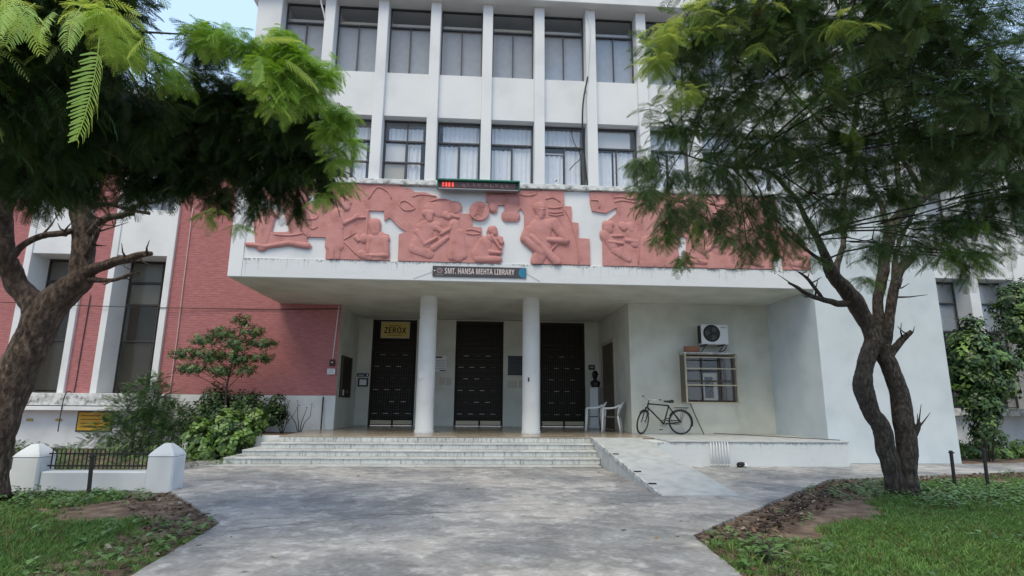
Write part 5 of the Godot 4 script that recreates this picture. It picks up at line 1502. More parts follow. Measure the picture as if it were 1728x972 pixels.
func build_bicycle():
	# local axes: +X forward, +Y up, +Z to the rider's right
	var t := thing("bicycle", "black roadster bicycle with rear carrier parked against the right bay wall", "bicycle", Vector3(5.36, FL, -16.22), PI - 0.02)
	var R := 0.345
	var rear := Vector3(-0.50, R, 0)
	var bb := Vector3(-0.02, 0.29, 0)
	var seat_top := Vector3(-0.18, 0.80, 0)
	var head_top := Vector3(0.40, 0.88, 0)
	var head_bot := Vector3(0.435, 0.755, 0)
	var wheel := func(parent: Node3D, c: Vector3):
		var w := Node3D.new()
		w.name = "wheel"
		w.position = c
		parent.add_child(w, true)
		var st := mk(true)
		var ring := []
		var rr := []
		for k in 41:
			ring.append(Vector3(cos(TAU * k / 40.0), sin(TAU * k / 40.0), 0) * (R - 0.022)); rr.append(0.022)
		tube(st, ring, rr, 8, null, 0, false)
		obj("tyre", st, M.tyre, w)
		st = mk(true)
		ring = []
		rr = []
		for k in 41:
			ring.append(Vector3(cos(TAU * k / 40.0), sin(TAU * k / 40.0), 0) * (R - 0.05)); rr.append(0.011)
		tube(st, ring, rr, 6, null, 0, false)
		obj("rim", st, M.steel, w)
		st = mk()
		for k in 28:
			var a := TAU * k / 28.0
			var s := 1.0 if k % 2 else -1.0
			rod(st, Vector3(cos(a + 0.4 * s) * 0.02, sin(a + 0.4 * s) * 0.02, s * 0.03), Vector3(cos(a), sin(a), 0) * (R - 0.045), 0.0016, 3)
		obj("spokes", st, M.steel, w)
		st = mk(true)
		tube(st, [Vector3(0, 0, -0.06), Vector3(0, 0, 0.06)], [0.022, 0.022], 10)
		obj("hub", st, M.chrome, w)
		return w
	wheel.call(t, rear)
	var tubes := func(called: String, list: Array, m: Material, parent: Node):
		var st := mk(true)
		for q in list: tube(st, [q[0], q[1]], [q[2], q[2]], 9)
		return obj(called, st, m, parent)
	tubes.call("frame", [[bb, seat_top, .021], [seat_top, head_top - Vector3(-0.005, 0.03, 0), .02], [bb, head_bot, .022], [head_top, head_bot, .025]], M.paint, t)
	tubes.call("chain_stay", [[bb + Vector3(0, 0, .03), rear + Vector3(0, 0, .055), .014], [bb - Vector3(0, 0, .03), rear - Vector3(0, 0, .055), .014]], M.paint, t)
	tubes.call("seat_stay", [[seat_top - Vector3(0, .03, -.02), rear + Vector3(0, 0, .055), .013], [seat_top - Vector3(0, .03, .02), rear - Vector3(0, 0, .055), .013]], M.paint, t)
	tubes.call("seat_post", [[seat_top, seat_top + Vector3(-0.025, 0.09, 0), .012]], M.chrome, t)
	var st := mk(true)     # saddle: broad back, narrow nose
	for i in 10:
		for k in 12:
			var v := []
			for q in [[i, k], [i, k + 1], [i + 1, k + 1], [i + 1, k]]:
				var u: float = q[0] / 10.0
				var a: float = TAU * q[1] / 12.0
				var w: float = lerpf(0.105, 0.022, smoothstep(0.1, 0.75, u)) * sqrt(clampf(u * 8.0, 0, 1)) * sqrt(clampf((1.0 - u) * 12.0 + 0.02, 0, 1))
				var hh: float = lerpf(0.05, 0.022, u) * sqrt(clampf(u * 8.0, 0, 1))
				v.append(Vector3(-0.34 + 0.30 * u, 0.905 + sin(a) * hh + (0.014 if u < 0.4 else 0.004) + 0.012 * u, cos(a) * w))
			quad(st, v[0], v[1], v[2], v[3])
	obj("saddle", st, M.leather, t)
	# carrier, mudguard, chain case, cranks
	st = mk(true)
	for z in [-0.06, 0.0, 0.06]: rod(st, Vector3(-0.30, 0.735, z), Vector3(-0.74, 0.74, z), 0.006)
	for x in [-0.34, -0.54, -0.73]: rod(st, Vector3(x, 0.735, -0.065), Vector3(x, 0.735, 0.065), 0.006)
	for z in [-0.065, 0.065]:
		rod(st, Vector3(-0.58, 0.735, z), rear + Vector3(0, 0, z * 0.9), 0.005)
		rod(st, Vector3(-0.68, 0.735, z), rear + Vector3(0, 0, z * 0.9), 0.005)
	bx(st, Vector3(-0.72, 0.742, -0.05), Vector3(-0.36, 0.756, 0.05), 0.004)
	obj("carrier", st, M.paint, t)
	var guard := func(parent: Node3D, c: Vector3, a0: float, a1: float):
		var g := mk(true)
		for k in 20:
			for s in 4:
				var v := []
				for q in [[k, s], [k + 1, s], [k + 1, s + 1], [k, s + 1]]:
					var a: float = lerpf(a0, a1, q[0] / 20.0)
					var z: float = (q[1] / 4.0 - 0.5) * 0.062
					v.append(c + Vector3(cos(a), sin(a), 0) * (R + 0.022 - z * z * 14.0) + Vector3(0, 0, z))
				quad(g, v[0], v[1], v[2], v[3])
		obj("mudguard", g, M.paint, parent)
	guard.call(t, rear, 0.5, 3.5)
	st = mk(true)
	bx(st, Vector3(-0.50, 0.275, 0.055), Vector3(0.02, 0.305, 0.075), 0.008)
	bx(st, Vector3(-0.50, 0.365, 0.055), Vector3(0.02, 0.40, 0.075), 0.008)
	obj("chain_case", st, M.paint, t)
	st = mk(true)
	var ring := []
	var rr := []
	for k in 25:
		ring.append(bb + Vector3(cos(TAU * k / 24.0) * .085, sin(TAU * k / 24.0) * .085, .05)); rr.append(0.008)
	tube(st, ring, rr, 6)
	for k in 5: rod(st, bb + Vector3(0, 0, .05), bb + Vector3(cos(TAU * k / 5.0) * .085, sin(TAU * k / 5.0) * .085, .05), 0.006)
	obj("chain_ring", st, M.steel, t)
	for s in [1.0, -1.0]:
		var e := bb + Vector3(0.05 * s, -0.16 * s, 0.085 * s)
		tubes.call("crank", [[bb + Vector3(0, 0, 0.08 * s), e, .009]], M.chrome, t)
		box("pedal", e + Vector3(-0.045, -0.012, 0.01 if s > 0 else -0.10), e + Vector3(0.045, 0.012, 0.10 if s > 0 else -0.01), M.black, t, 0.004)
	tubes.call("kickstand", [[rear + Vector3(0.02, -0.02, -0.06), Vector3(-0.56, 0.005, -0.16), .007]], M.steel, t)
	# steered front end
	var f := Node3D.new()
	f.name = "fork"
	t.add_child(f)
	f.position = head_bot
	var axis := (head_top - head_bot).normalized()
	f.basis = Basis(axis, 0.85)
	var hub := Vector3(0.62, R, 0) - head_bot
	var forks := mk(true)
	for z in [-0.055, 0.055]:
		tube(forks, [Vector3(0.01, -0.02, z * 0.7), Vector3(0.06, -0.16, z), Vector3(0.115, -0.33, z), hub + Vector3(0, 0, z)], [.018, .018, .015, .013], 8)
	bx(forks, Vector3(-0.02, -0.04, -0.06), Vector3(0.04, -0.005, 0.06), 0.008)
	var up := axis * 0.13
	tube(forks, [up, up + axis * 0.09], [.012, .012], 8)
	obj("fork_blades", forks, M.paint, f)
	wheel.call(f, hub)
	var bar := mk(true)
	var s0 := up + axis * 0.09
	tube(bar, [s0 + Vector3(-0.16, 0.035, -0.27), s0 + Vector3(-0.02, 0.05, -0.25), s0 + Vector3(0.05, 0.015, -0.14), s0 + Vector3(0.05, 0, 0), s0 + Vector3(0.05, 0.015, 0.14), s0 + Vector3(-0.02, 0.05, 0.25), s0 + Vector3(-0.16, 0.035, 0.27)], [.011, .011, .011, .012, .011, .011, .011], 8)
	tube(bar, [s0, s0 + Vector3(0.05, 0, 0)], [.013, .013], 8)
	obj("handlebar", bar, M.chrome, f)
	for z in [-0.27, 0.27]:
		tubes.call("grip", [[s0 + Vector3(-0.19, 0.03, z), s0 + Vector3(-0.08, 0.043, z * 0.97), .016]], M.black, f)
	guard.call(f, hub, 0.9, 2.6)
	var stays := mk()
	for z in [-0.03, 0.03]:
		rod(stays, hub + Vector3(0, 0, z * 2), hub + Vector3(-0.32, -0.05, z), 0.004, 4)
		rod(stays, hub + Vector3(0, 0, z * 2), hub + Vector3(-0.28, 0.22, z), 0.004, 4)
	obj("mudguard_stays", stays, M.steel, f)

func build_low_wall():
	var z := -10.05
	var post := func(label: String, x: float, h: float):
		var p := thing("gate_post", label, "post", Vector3(x, 0, z), 0.0, "white posts of the low garden wall")
		box("shaft", Vector3(-0.21, -0.1, -0.2), Vector3(0.21, h, 0.2), M.white2, p, 0.025)
		var st := mk()
		var c := Vector3(0, h, 0)
		var n := 5
		for i in n:
			var t0 := float(i) / n
			var t1 := float(i + 1) / n
			var w := func(t: float) -> float: return 0.205 * (1.0 - 0.75 * pow(t, 1.3))
			var y0 := h + 0.19 * t0
			var y1 := h + 0.19 * t1
			var a: float = w.call(t0)
			var b: float = w.call(t1)
			for k in 4:
				var s := [[-1, 1], [1, 1], [1, -1], [-1, -1]]
				var q: Array = s[k]
				var r: Array = s[(k + 1) % 4]
				quad(st, Vector3(q[0] * a, y0, q[1] * a), Vector3(r[0] * a, y0, r[1] * a), Vector3(r[0] * b, y1, r[1] * b), Vector3(q[0] * b, y1, q[1] * b))
			if i == n - 1: face(st, [Vector3(-b, y1, -b), Vector3(-b, y1, b), Vector3(b, y1, b), Vector3(b, y1, -b)], c)
		obj("cap", st, M.white2, p)
	post.call("white square post with rounded pyramid cap beside the path's corner", -5.03, 0.53)
	post.call("white square capped post in front of the leaning left tree's trunk base", -7.10, 0.51)
	for q in [[-6.89, -5.24, "low white garden wall with spiked railing between the two capped posts"], [-11.5, -7.31, "low white garden wall running left behind the big leaning trunk"]]:
		var w := thing("garden_wall", q[2], "wall", Vector3((q[0] + q[1]) / 2, 0, z), 0.0, "", true)
		box("wall_body", Vector3(q[0], -0.1, z - 0.13), Vector3(q[1], 0.285, z + 0.14), M.white2, w, 0.02)
		for y in [0.36, 0.55]:
			box("rail", Vector3(q[0], y - 0.012, z - 0.01), Vector3(q[1], y + 0.012, z + 0.01), M.iron, w, 0.003)
		var x: float = q[0] + 0.05
		while x < q[1] - 0.03:
			var st := mk()
			bx(st, Vector3(x - 0.007, 0.31, z - 0.006), Vector3(x + 0.007, 0.60, z + 0.008), 0.0)
			face(st, [Vector3(x - 0.009, 0.60, z + 0.004), Vector3(x + 0.009, 0.60, z + 0.004), Vector3(x, 0.635, z)], Vector3(x, 0.5, z - 0.1))
			face(st, [Vector3(x - 0.009, 0.60, z - 0.002), Vector3(x + 0.009, 0.60, z - 0.002), Vector3(x, 0.635, z)], Vector3(x, 0.5, z + 0.1))
			obj("bar", st, M.iron, w)
			x += 0.068
	for q in [[-5.80, -9.42, 0.60, "leaning dark iron stake in the soil before the low garden wall", 0.05], [8.72, -10.23, 0.64, "thinner dark iron stake on the right lawn, nearer the twin trunk", -0.02], [9.35, -10.23, 0.68, "darker thick iron stake on the right lawn, farther from the twin trunk", -0.03]]:
		var st := mk()
		bx(st, Vector3(-0.022, -0.05, -0.022), Vector3(0.022, q[2], 0.022), 0.004)
		var o := obj("iron_stake", st, M.iron)
		o.position = Vector3(q[0], 0, q[1])
		o.rotation.z = q[4]
		tag(o, q[3], "stake", "iron stakes of the lawn fence")
		st = mk()
		bx(st, Vector3(-0.03, q[2] - 0.05, -0.03), Vector3(0.045, q[2] - 0.025, 0.03), 0.003)
		obj("hook", st, M.iron, o)

func build_drains():
	rng.seed = 91
	for k in 7:
		var x := 5.60 + k * 0.068
		var t := thing("drain_pipe", "thin white drain pipe, %s of seven, on the plinth right of the ramp" % ["first", "second", "third", "fourth", "fifth", "sixth", "last"][k], "pipe", Vector3(x, 0, -13.53), 0.0, "white drain pipes on the plinth")
		var st := mk(true)
		var lean := (k - 3) * 0.004 + rf(-.006, .006)
		tube(st, [Vector3(lean, 0.06, 0.01), Vector3(lean * 0.5, 0.3, 0), Vector3(0, FL - 0.06, 0), Vector3(0, FL - 0.03, -0.05)], [.016, .016, .016, .016], 8)
		obj("tube", st, M.paper, t)
		st = mk(true)
		tube(st, [Vector3(lean, 0.0, 0.012), Vector3(lean, 0.065, 0.01)], [.018, .018], 8)
		obj("foot", st, M.ledge, t)
	var t := thing("plastic_bag", "crumpled black and white plastic bag on the ground right of the drain pipes", "bag", Vector3(6.22, 0, -13.4))
	for q in [[0.0, 0.06, 0.10, "black"], [0.09, 0.05, 0.07, "paper"]]:
		var st := mk()
		var nz := noise(int(q[2] * 100), 9.0, 3)
		for i in 8:
			for j in 12:
				var v := []
				for e in [[i, j], [i, j + 1], [i + 1, j + 1], [i + 1, j]]:
					var th: float = PI * e[0] / 8.0
					var ph: float = TAU * (e[1] % 12) / 12.0
					var d := Vector3(sin(th) * cos(ph), -cos(th), -sin(th) * sin(ph))
					v.append(Vector3(q[0], q[1], 0) + d * Vector3(1.1, 0.6, 0.8) * q[2] * (1.0 + 0.5 * nz.get_noise_3dv(d)))
				quad(st, v[0], v[1], v[2], v[3])
		obj("fold", st, M[q[3]], t)

func build_shrubs():
	var sp := [sprig_mesh(1, 9, 0.16, 0.045, 0.22), sprig_mesh(2, 9, 0.14, 0.05, 0.2)]
	var rd := [sprig_mesh(3, 8, 0.13, 0.058, 0.12), sprig_mesh(4, 7, 0.15, 0.062, 0.10)]
	var lng := [sprig_mesh(5, 10, 0.26, 0.05, 0.30), sprig_mesh(6, 9, 0.28, 0.055, 0.26)]
	bush("feathery_shrub", "tall feathery green shrub in front of the yellow notice board", "shrub", Vector3(-9.2, 0, -16.6), [[-0.5, 0.6, 0.3, 0.45], [-0.3, 1.15, 0, 0.6], [0.25, 1.45, -0.1, 0.55], [0.15, 0.7, 0.3, 0.65], [0.75, 0.9, 0.1, 0.6], [-0.05, 1.75, -0.1, 0.35], [0.3, 1.95, -0.1, 0.25], [0.9, 0.4, 0.3, 0.5], [-0.8, 0.3, 0.4, 0.3], [0.2, 0.3, 0.5, 0.5], [0.4, 1.15, 0.1, 0.5]], FR, 2, Vector2(0.14, 0.30), 7, M.leaf2, 301, 1100.0, 0.8, 3, 0.12)
	bush("shaded_shrub", "dark feathery shrub between the tall feathery one and the round leaved one", "shrub", Vector3(-7.9, 0, -15.9), [[-0.5, 0.5, 0, 0.5], [0.2, 0.6, 0, 0.55], [0.7, 0.5, -0.1, 0.5], [0.0, 1.0, -0.2, 0.4], [-0.6, 0.2, 0.3, 0.4], [0.5, 0.2, 0.3, 0.4]], FR, 4, Vector2(0.14, 0.28), 5, M.leaf2, 311, 900.0, 0.8)
	bush("dark_shrub", "dark green dense shrub against the white wall below the small layered tree", "shrub", Vector3(-7.0, 0.4, -17.2), [[-0.8, 0.5, 0, 0.6], [0.0, 0.6, 0, 0.6], [0.7, 0.55, -0.1, 0.5], [0.4, 0.95, -0.2, 0.35], [-0.5, 1.05, -0.2, 0.4], [1.2, 0.6, -0.2, 0.32], [1.15, 0.95, -0.3, 0.22]], sp, 4, Vector2(0.7, 1.1), 6, M.leaf2, 302, 420.0, 0.85)
	bush("round_leaved_shrub", "bright round leaved shrub spilling over beside the left end of the steps", "shrub", Vector3(-6.35, 0.0, -15.1), [[-0.45, 0.45, 0, 0.42], [0.1, 0.75, -0.1, 0.48], [0.5, 0.65, -0.2, 0.42], [0.35, 0.35, 0.15, 0.4], [-0.25, 0.22, 0.25, 0.3], [0.7, 0.95, -0.4, 0.3], [-0.6, 0.75, -0.3, 0.3]], rd, 3, Vector2(0.65, 1.1), 6, M.leaf2, 303, 480.0, 0.85, 4, 0.25)
	var lw := []
	for k in 26: lw.append([-3.0 + k * 0.22 + rf(-.1, .1), 0.12 + 0.06 * (k % 3), rf(-1.6, 1.2), rf(0.28, 0.42)])
	bush("low_weeds", "low green weeds and ground cover behind the spiked railing", "weeds", Vector3(-8.3, 0, -12.4), lw, FR, 3, Vector2(0.10, 0.22), 4, M.leaf2, 304, 900.0, 0.6, 4, 0.5)
	# small tree with flat layered sprays
	var b := []
	for q in [[0.25, 2.75, 0, 0.3], [0.55, 2.45, 0, 0.35], [-0.2, 2.35, 0.1, 0.42], [-0.75, 2.15, 0, 0.38], [0.2, 2.05, 0.1, 0.45], [0.85, 2.1, -0.1, 0.35], [-1.15, 1.75, 0, 0.35], [-0.5, 1.7, 0.1, 0.45], [0.3, 1.65, 0, 0.45], [0.85, 1.7, -0.1, 0.3], [-0.9, 1.35, 0, 0.35], [-0.2, 1.3, 0.1, 0.35], [0.5, 1.3, 0, 0.3], [-1.5, 1.72, 0, 0.22], [-1.3, 1.35, 0, 0.22]]: b.append(q)
	var t: Node3D = bush("layered_tree", "small slender tree with flat layered sprays before the red brick wall", "tree", Vector3(-7.05, 0.95, -16.9), b, [sprig_mesh(8, 12, 0.055, 0.015, 0.10), sprig_mesh(9, 13, 0.05, 0.016, 0.11)], 4, Vector2(0.9, 1.5), 0, M.leaf2, 305, 560.0, 0.40, 7, 0.5)
	var st := mk(true)
	tube(st, [Vector3(0, -0.95, 0), Vector3(0.03, 0, 0.02), Vector3(-0.02, 0.9, 0), Vector3(0.1, 1.8, 0), Vector3(0.25, 2.7, 0)], [0.04, 0.034, 0.027, 0.018, 0.008], 9)
	obj("trunk", st, M.bark2, t)
	for q in b:
		st = mk(true)
		var y0: float = maxf(0.45, q[1] - 0.35 - absf(q[0]) * 0.25)
		var foot := Vector3(0.02 + maxf(0.0, y0 - 1.0) * 0.12, y0, 0)
		var e := Vector3(q[0], q[1] - 0.02, q[2])
		tube(st, [foot, foot.lerp(e, 0.5) + Vector3(0, 0.06, 0), e], [0.013, 0.009, 0.004], 5)
		obj("branch", st, M.bark2, t)
	# bare saplings in the planting bed
	rng.seed = 306
	for q in [[-5.55, "left of the two thin bare saplings in the bed beside the steps"], [-5.05, "right of the two thin bare saplings in the bed beside the steps"]]:
		var g := thing("bare_sapling", q[1], "sapling", Vector3(q[0], 0.5, -17.3), 0.0, "bare saplings beside the steps")
		for k in 4:
			var x := (k - 1.5) * 0.07
			st = mk(true)
			var top := Vector3(x * 3.2 + rf(-.05, .05), rf(0.6, 0.95), rf(-.1, .1))
			tube(st, [Vector3(x * 0.3, 0, 0), Vector3(x * 1.2, 0.3, 0.02), Vector3(x * 2.6, 0.5, 0), top], [0.014, 0.011, 0.009, 0.005], 6)
			obj("stem", st, M.bark2, g)
			for j in 3:
				st = mk()
				var p := top - Vector3(0, 0.05 * j, 0)
				var az := rf(0, TAU)
				var d := Vector3(cos(az), rf(-.4, .4), sin(az)) * 0.12
				var w := d.cross(Vector3.UP).normalized() * 0.035
				quad(st, p, p + d * 0.5 + w, p + d, p + d * 0.5 - w)
				obj("leaf", st, M.seedling, g)
	st = mk()
	rod(st, Vector3(-4.62, 0.5, ZR + 0.12), Vector3(-4.64, 1.56, ZR + 0.03), 0.022, 6)
	tag(obj("dark_post", st, M.rust), "thin dark pole standing against the white base at the porch's left corner", "pole")
	# right hand trees behind the walkway
	bush("drooping_tree", "slim drooping dark tree growing right beside the big white wall's end", "tree", Vector3(13.75, 0, -15.0), [[0.15, 3.55, 0, 0.26], [0.1, 3.2, 0, 0.40], [-0.1, 2.75, 0.1, 0.48], [0.35, 2.8, 0, 0.5], [0.75, 2.6, 0, 0.42], [-0.15, 2.2, 0, 0.45], [0.35, 2.1, 0, 0.5], [0.7, 2.0, 0, 0.35], [0.0, 1.6, 0, 0.36], [0.25, 1.3, 0, 0.3], [0.0, 0.95, 0, 0.24], [0.0, 0.55, 0, 0.18], [0.4, 0.6, 0, 0.14]], lng, 4, Vector2(0.6, 0.95), 6, M.leaf2, 307, 430.0, 0.95, 3, 0.18)
	bush("broad_tree", "broad dark green tree at the right edge behind the walkway", "tree", Vector3(17.2, 0, -16.0), [[-0.9, 4.5, 0, 0.55], [-0.3, 4.8, 0, 0.6], [-0.9, 3.8, 0, 0.5], [0.2, 4.1, 0, 0.9], [-0.6, 3.0, 0, 0.5], [0.4, 2.9, 0, 0.9], [0.5, 1.8, 0, 0.8], [1.2, 3.6, 0, 1.1], [1.2, 2.2, 0, 1.0]], sp, 4, Vector2(0.8, 1.3), 8, M.leaf2, 308, 260.0, 0.9, 3, 0.22)
	bush("verge_weeds", "low bright weeds on the verge at the foot of the right wing", "weeds", Vector3(15.5, 0, -16.3), [[-2.2, 0.15, 0.4, 0.5], [-1.2, 0.18, 0.2, 0.5], [-0.2, 0.15, 0, 0.55], [0.9, 0.15, -0.1, 0.6], [2.1, 0.15, -0.4, 0.7], [-2.5, 0.2, -0.4, 0.4], [-1.6, 0.3, -0.6, 0.4]], rd, 3, Vector2(0.5, 0.9), 3, M.leaf2, 309, 420.0, 0.5, 7, 0.5)

# ---------------------------------------------------------------- scene
func _ready():
	rng.seed = 1
	var cam := Camera3D.new()
	cam.name = "camera"
	cam.position = Vector3(0, 1.42, 0)
	cam.basis = Basis(Vector3.UP, -0.063013) * Basis(Vector3.RIGHT, 0.200517) * Basis(Vector3.BACK, 0.0089393)
	cam.fov = 53.894
	cam.near = 0.05
	cam.far = 900.0
	add_child(cam)
	cam.current = true
	var sky := ProceduralSkyMaterial.new()
	sky.sky_top_color = Color(0.68, 0.80, 0.95)
	sky.sky_horizon_color = Color(0.80, 0.87, 0.94)
	sky.sky_curve = 0.25
	sky.ground_bottom_color = Color(0.30, 0.30, 0.27)
	sky.ground_horizon_color = Color(0.62, 0.64, 0.62)
	sky.sky_energy_multiplier = 1.0
	var env := Environment.new()
	env.background_mode = Environment.BG_SKY
	env.sky = Sky.new()
	env.sky.sky_material = sky
	env.background_energy_multiplier = 1.0
	env.tonemap_mode = Environment.TONE_MAPPER_LINEAR
	env.tonemap_exposure = 1.45
	env.sdfgi_enabled = true
	env.ssao_enabled = true
	env.ssil_enabled = true
	var we := WorldEnvironment.new()
	we.name = "world_environment"
	we.environment = env
	add_child(we)
	var sun := DirectionalLight3D.new()
	sun.name = "sun"
	sun.light_color = Color(1.0, 0.96, 0.88)
	sun.light_energy = 0.5
	sun.light_angular_distance = 32.0
	sun.shadow_enabled = true
	sun.look_at_from_position(Vector3(-0.30, 1.25, 0.74) * 50.0, Vector3.ZERO)
	add_child(sun)

	make_materials()
	M.riser_mats = []
	for k in 5:
		var w := [1.0, 0.92, 1.06, 0.86, 0.97][k] as float
		M.riser_mats.append(grained([[0.0, lin(.12 * w, .13 * w, .12 * w)], [0.22, lin(.38 * w, .40 * w, .39 * w)], [0.36, lin(.50 * w, .52 * w, .51 * w)], [1.0, lin(.60 * w, .62 * w, .61 * w)]], 1.1, 91 + k, 0.016, 0.6, 0.6, 0.05, Vector3(1.6, 0.5, 1.0)))
	M.crack = flat(lin(.09, .088, .084), 0.95)
	M.lattice = flat(lin(.030, .024, .015), 0.45, 0.3)
	M.seedling = flat(lin(.028, .020, .026), 0.7)
	for k in 3: FR.append(frond_mesh(100 + k))
	BIG = frond_mesh(110, 24, 0.0105, 0.19)
	build_ground()
	build_library()
	rng.seed = 2
	build_porch_floor()
	build_steps()
	build_gates()
	build_mural()
	build_low_wall()
	build_tree("large dark leaning tree with forked trunk and feathery crown left of the path", Vector3(-6.7, 0, -8.9), M.bark, [[[-6.86, -0.04, -8.90, 0.462], [-6.88, 0.45, -8.90, 0.402], [-6.88, 1.02, -8.90, 0.377], [-6.80, 1.39, -8.90, 0.363], [-6.74, 1.70, -8.90, 0.362], [-6.67, 2.05, -8.90, 0.367], [-6.55, 2.49, -8.90, 0.360], [-6.44, 2.81, -8.90, 0.336], [-6.20, 3.05, -8.90, 0.287], [-6.04, 3.24, -8.90, 0.262], [-6.07, 3.61, -8.90, 0.241], [-6.15, 3.99, -8.90, 0.233], [-6.24, 4.38, -8.90, 0.224], [-6.23, 4.79, -8.70, 0.200], [-6.14, 5.29, -8.50, 0.152], [-5.85, 5.97, -8.10, 0.103], [-5.54, 6.69, -7.70, 0.068]]], [[[-6.54, 2.63, -8.90, 0.291], [-6.76, 2.93, -8.80, 0.246], [-6.92, 3.22, -8.70, 0.236], [-6.93, 3.57, -8.50, 0.210], [-6.88, 3.96, -8.30, 0.185], [-6.74, 4.34, -8.10, 0.160], [-6.60, 4.80, -7.90, 0.125], [-6.38, 5.37, -7.60, 0.089], [-6.28, 6.09, -7.30, 0.056]], [[-6.93, 3.42, -8.60, 0.094], [-6.78, 3.65, -8.60, 0.076], [-6.56, 3.81, -8.65, 0.076], [-6.31, 3.89, -8.70, 0.069], [-6.20, 4.04, -8.90, 0.070]], [[-6.05, 3.31, -8.90, 0.171], [-5.59, 3.42, -8.70, 0.121], [-5.24, 3.50, -8.60, 0.097], [-4.98, 3.53, -8.50, 0.074], [-4.82, 3.54, -8.45, 0.047]], [[-5.95, 3.24, -8.90, 0.091], [-5.44, 3.18, -8.65, 0.049], [-5.21, 3.24, -8.60, 0.037], [-5.03, 3.30, -8.60, 0.027]], [[-6.14, 3.90, -8.90, 0.116], [-5.93, 4.02, -8.80, 0.091], [-5.74, 4.11, -8.70, 0.084], [-5.34, 4.18, -8.55, 0.066], [-5.19, 4.17, -8.50, 0.049]], [[-6.21, 4.38, -8.90, 0.094], [-5.90, 4.48, -9.00, 0.053], [-5.59, 4.42, -9.05, 0.046], [-5.30, 4.37, -9.10, 0.040]], [[-5.42, 4.17, -8.60, 0.050], [-5.19, 4.34, -8.60, 0.044], [-4.85, 4.40, -8.55, 0.032], [-4.38, 4.64, -8.40, 0.026], [-3.80, 4.86, -8.20, 0.020]], [[-6.33, 4.77, -8.90, 0.131], [-5.77, 5.06, -8.60, 0.103], [-4.96, 5.29, -8.20, 0.076], [-4.15, 5.45, -7.90, 0.056], [-3.30, 5.60, -7.60, 0.039], [-2.66, 5.70, -7.40, 0.023]], [[-6.05, 4.94, -8.80, 0.071], [-5.43, 4.96, -8.80, 0.057], [-4.69, 5.23, -8.90, 0.045], [-3.78, 5.48, -8.90, 0.033], [-3.03, 5.61, -8.90, 0.022]], [[-6.49, 4.72, -7.90, 0.101], [-5.73, 5.06, -7.30, 0.073], [-5.01, 5.35, -6.60, 0.048], [-4.23, 5.38, -5.90, 0.030]], [[-6.04, 3.52, -8.90, 0.080], [-5.75, 3.77, -8.60, 0.055], [-5.63, 3.93, -8.50, 0.044]]], [[-2.78, 3.88, -7.08, 0.20], [-1.98, 4.06, -6.96, 0.24], [-4.62, 3.59, -5.90, 0.33], [-3.35, 4.01, -7.26, 0.25], [-4.69, 3.96, -6.75, 0.31], [-2.32, 3.84, -7.04, 0.15], [-3.63, 4.87, -6.62, 0.52], [-3.93, 4.58, -6.47, 0.51], [-3.61, 4.70, -7.08, 0.54], [-2.96, 4.84, -6.36, 0.49], [-4.37, 4.20, -7.11, 0.46], [-3.88, 4.23, -7.14, 0.40], [-2.51, 4.17, -7.08, 0.33], [-4.01, 4.24, -4.27, 1.02], [-3.99, 4.61, -4.79, 0.95], [-4.43, 4.46, -5.93, 0.92], [-4.54, 4.03, -5.37, 0.86], [-5.14, 3.92, -5.60, 0.92], [-4.16, 4.88, -5.90, 0.59], [-4.71, 4.61, -6.97, 0.75], [-3.93, 4.86, -7.08, 0.78], [-3.19, 5.06, -6.37, 0.50], [-3.07, 4.70, -6.86, 0.73], [-2.37, 4.86, -6.23, 0.59], [-2.30, 4.53, -6.77, 0.57], [-1.89, 4.63, -6.16, 0.38], [-2.02, 4.25, -6.65, 0.35], [-2.90, 4.33, -7.10, 0.51], [-3.86, 4.55, -7.50, 0.56], [-2.21, 5.09, -5.79, 0.34], [-2.98, 5.29, -5.82, 0.30], [-3.55, 4.46, -5.74, 0.39], [-3.79, 5.22, -4.50, 1.10], [-3.79, 5.57, -4.96, 0.47], [-4.57, 4.54, -4.29, 1.17], [-3.29, 4.70, -4.54, 0.51], [-5.35, 4.36, -7.02, 0.68]], [[-3.05, 4.52, -4.55, 0.20, 12, 1], [-3.07, 4.55, -4.94, 0.21, 12, 1], [-3.07, 4.65, -5.40, 0.18, 10, 1], [-2.80, 5.08, -5.27, 0.18, 12, 1], [-2.54, 4.94, -5.24, 0.25, 24, 1], [-2.27, 4.95, -5.22, 0.20, 16, 1], [-1.95, 4.92, -5.12, 0.19, 22, 1], [-1.83, 4.75, -5.15, 0.20, 26, 1], [-2.04, 4.54, -5.08, 0.22, 22, 1], [-1.62, 4.73, -5.35, 0.19, 22, 1], [-1.74, 4.51, -5.33, 0.19, 16, 1], [-1.51, 4.52, -5.74, 0.14, 16, 1], [-1.61, 4.34, -5.81, 0.17, 16, 1], [-1.95, 4.32, -5.12, 0.17, 12, 1], [-2.94, 4.37, -4.04, 0.18, 10, 1], [-2.99, 4.29, -4.34, 0.14, 7, 1], [-1.48, 4.31, -6.09, 0.07, 8, 1], [-1.59, 4.13, -6.03, 0.11, 8, 1], [-1.54, 3.91, -6.36, 0.09, 5, 1], [-3.05, 3.49, -6.30, 0.14, 4, 1], [-2.78, 3.40, -6.45, 0.09, 3, 1], [-1.83, 3.75, -6.34, 0.10, 4, 1], [-2.78, 3.71, -3.18, 0.15, 4, 1]], 401, 230.0, 0.02, 8, 0.65)
	var lt := get_node("feathery_tree") as Node3D
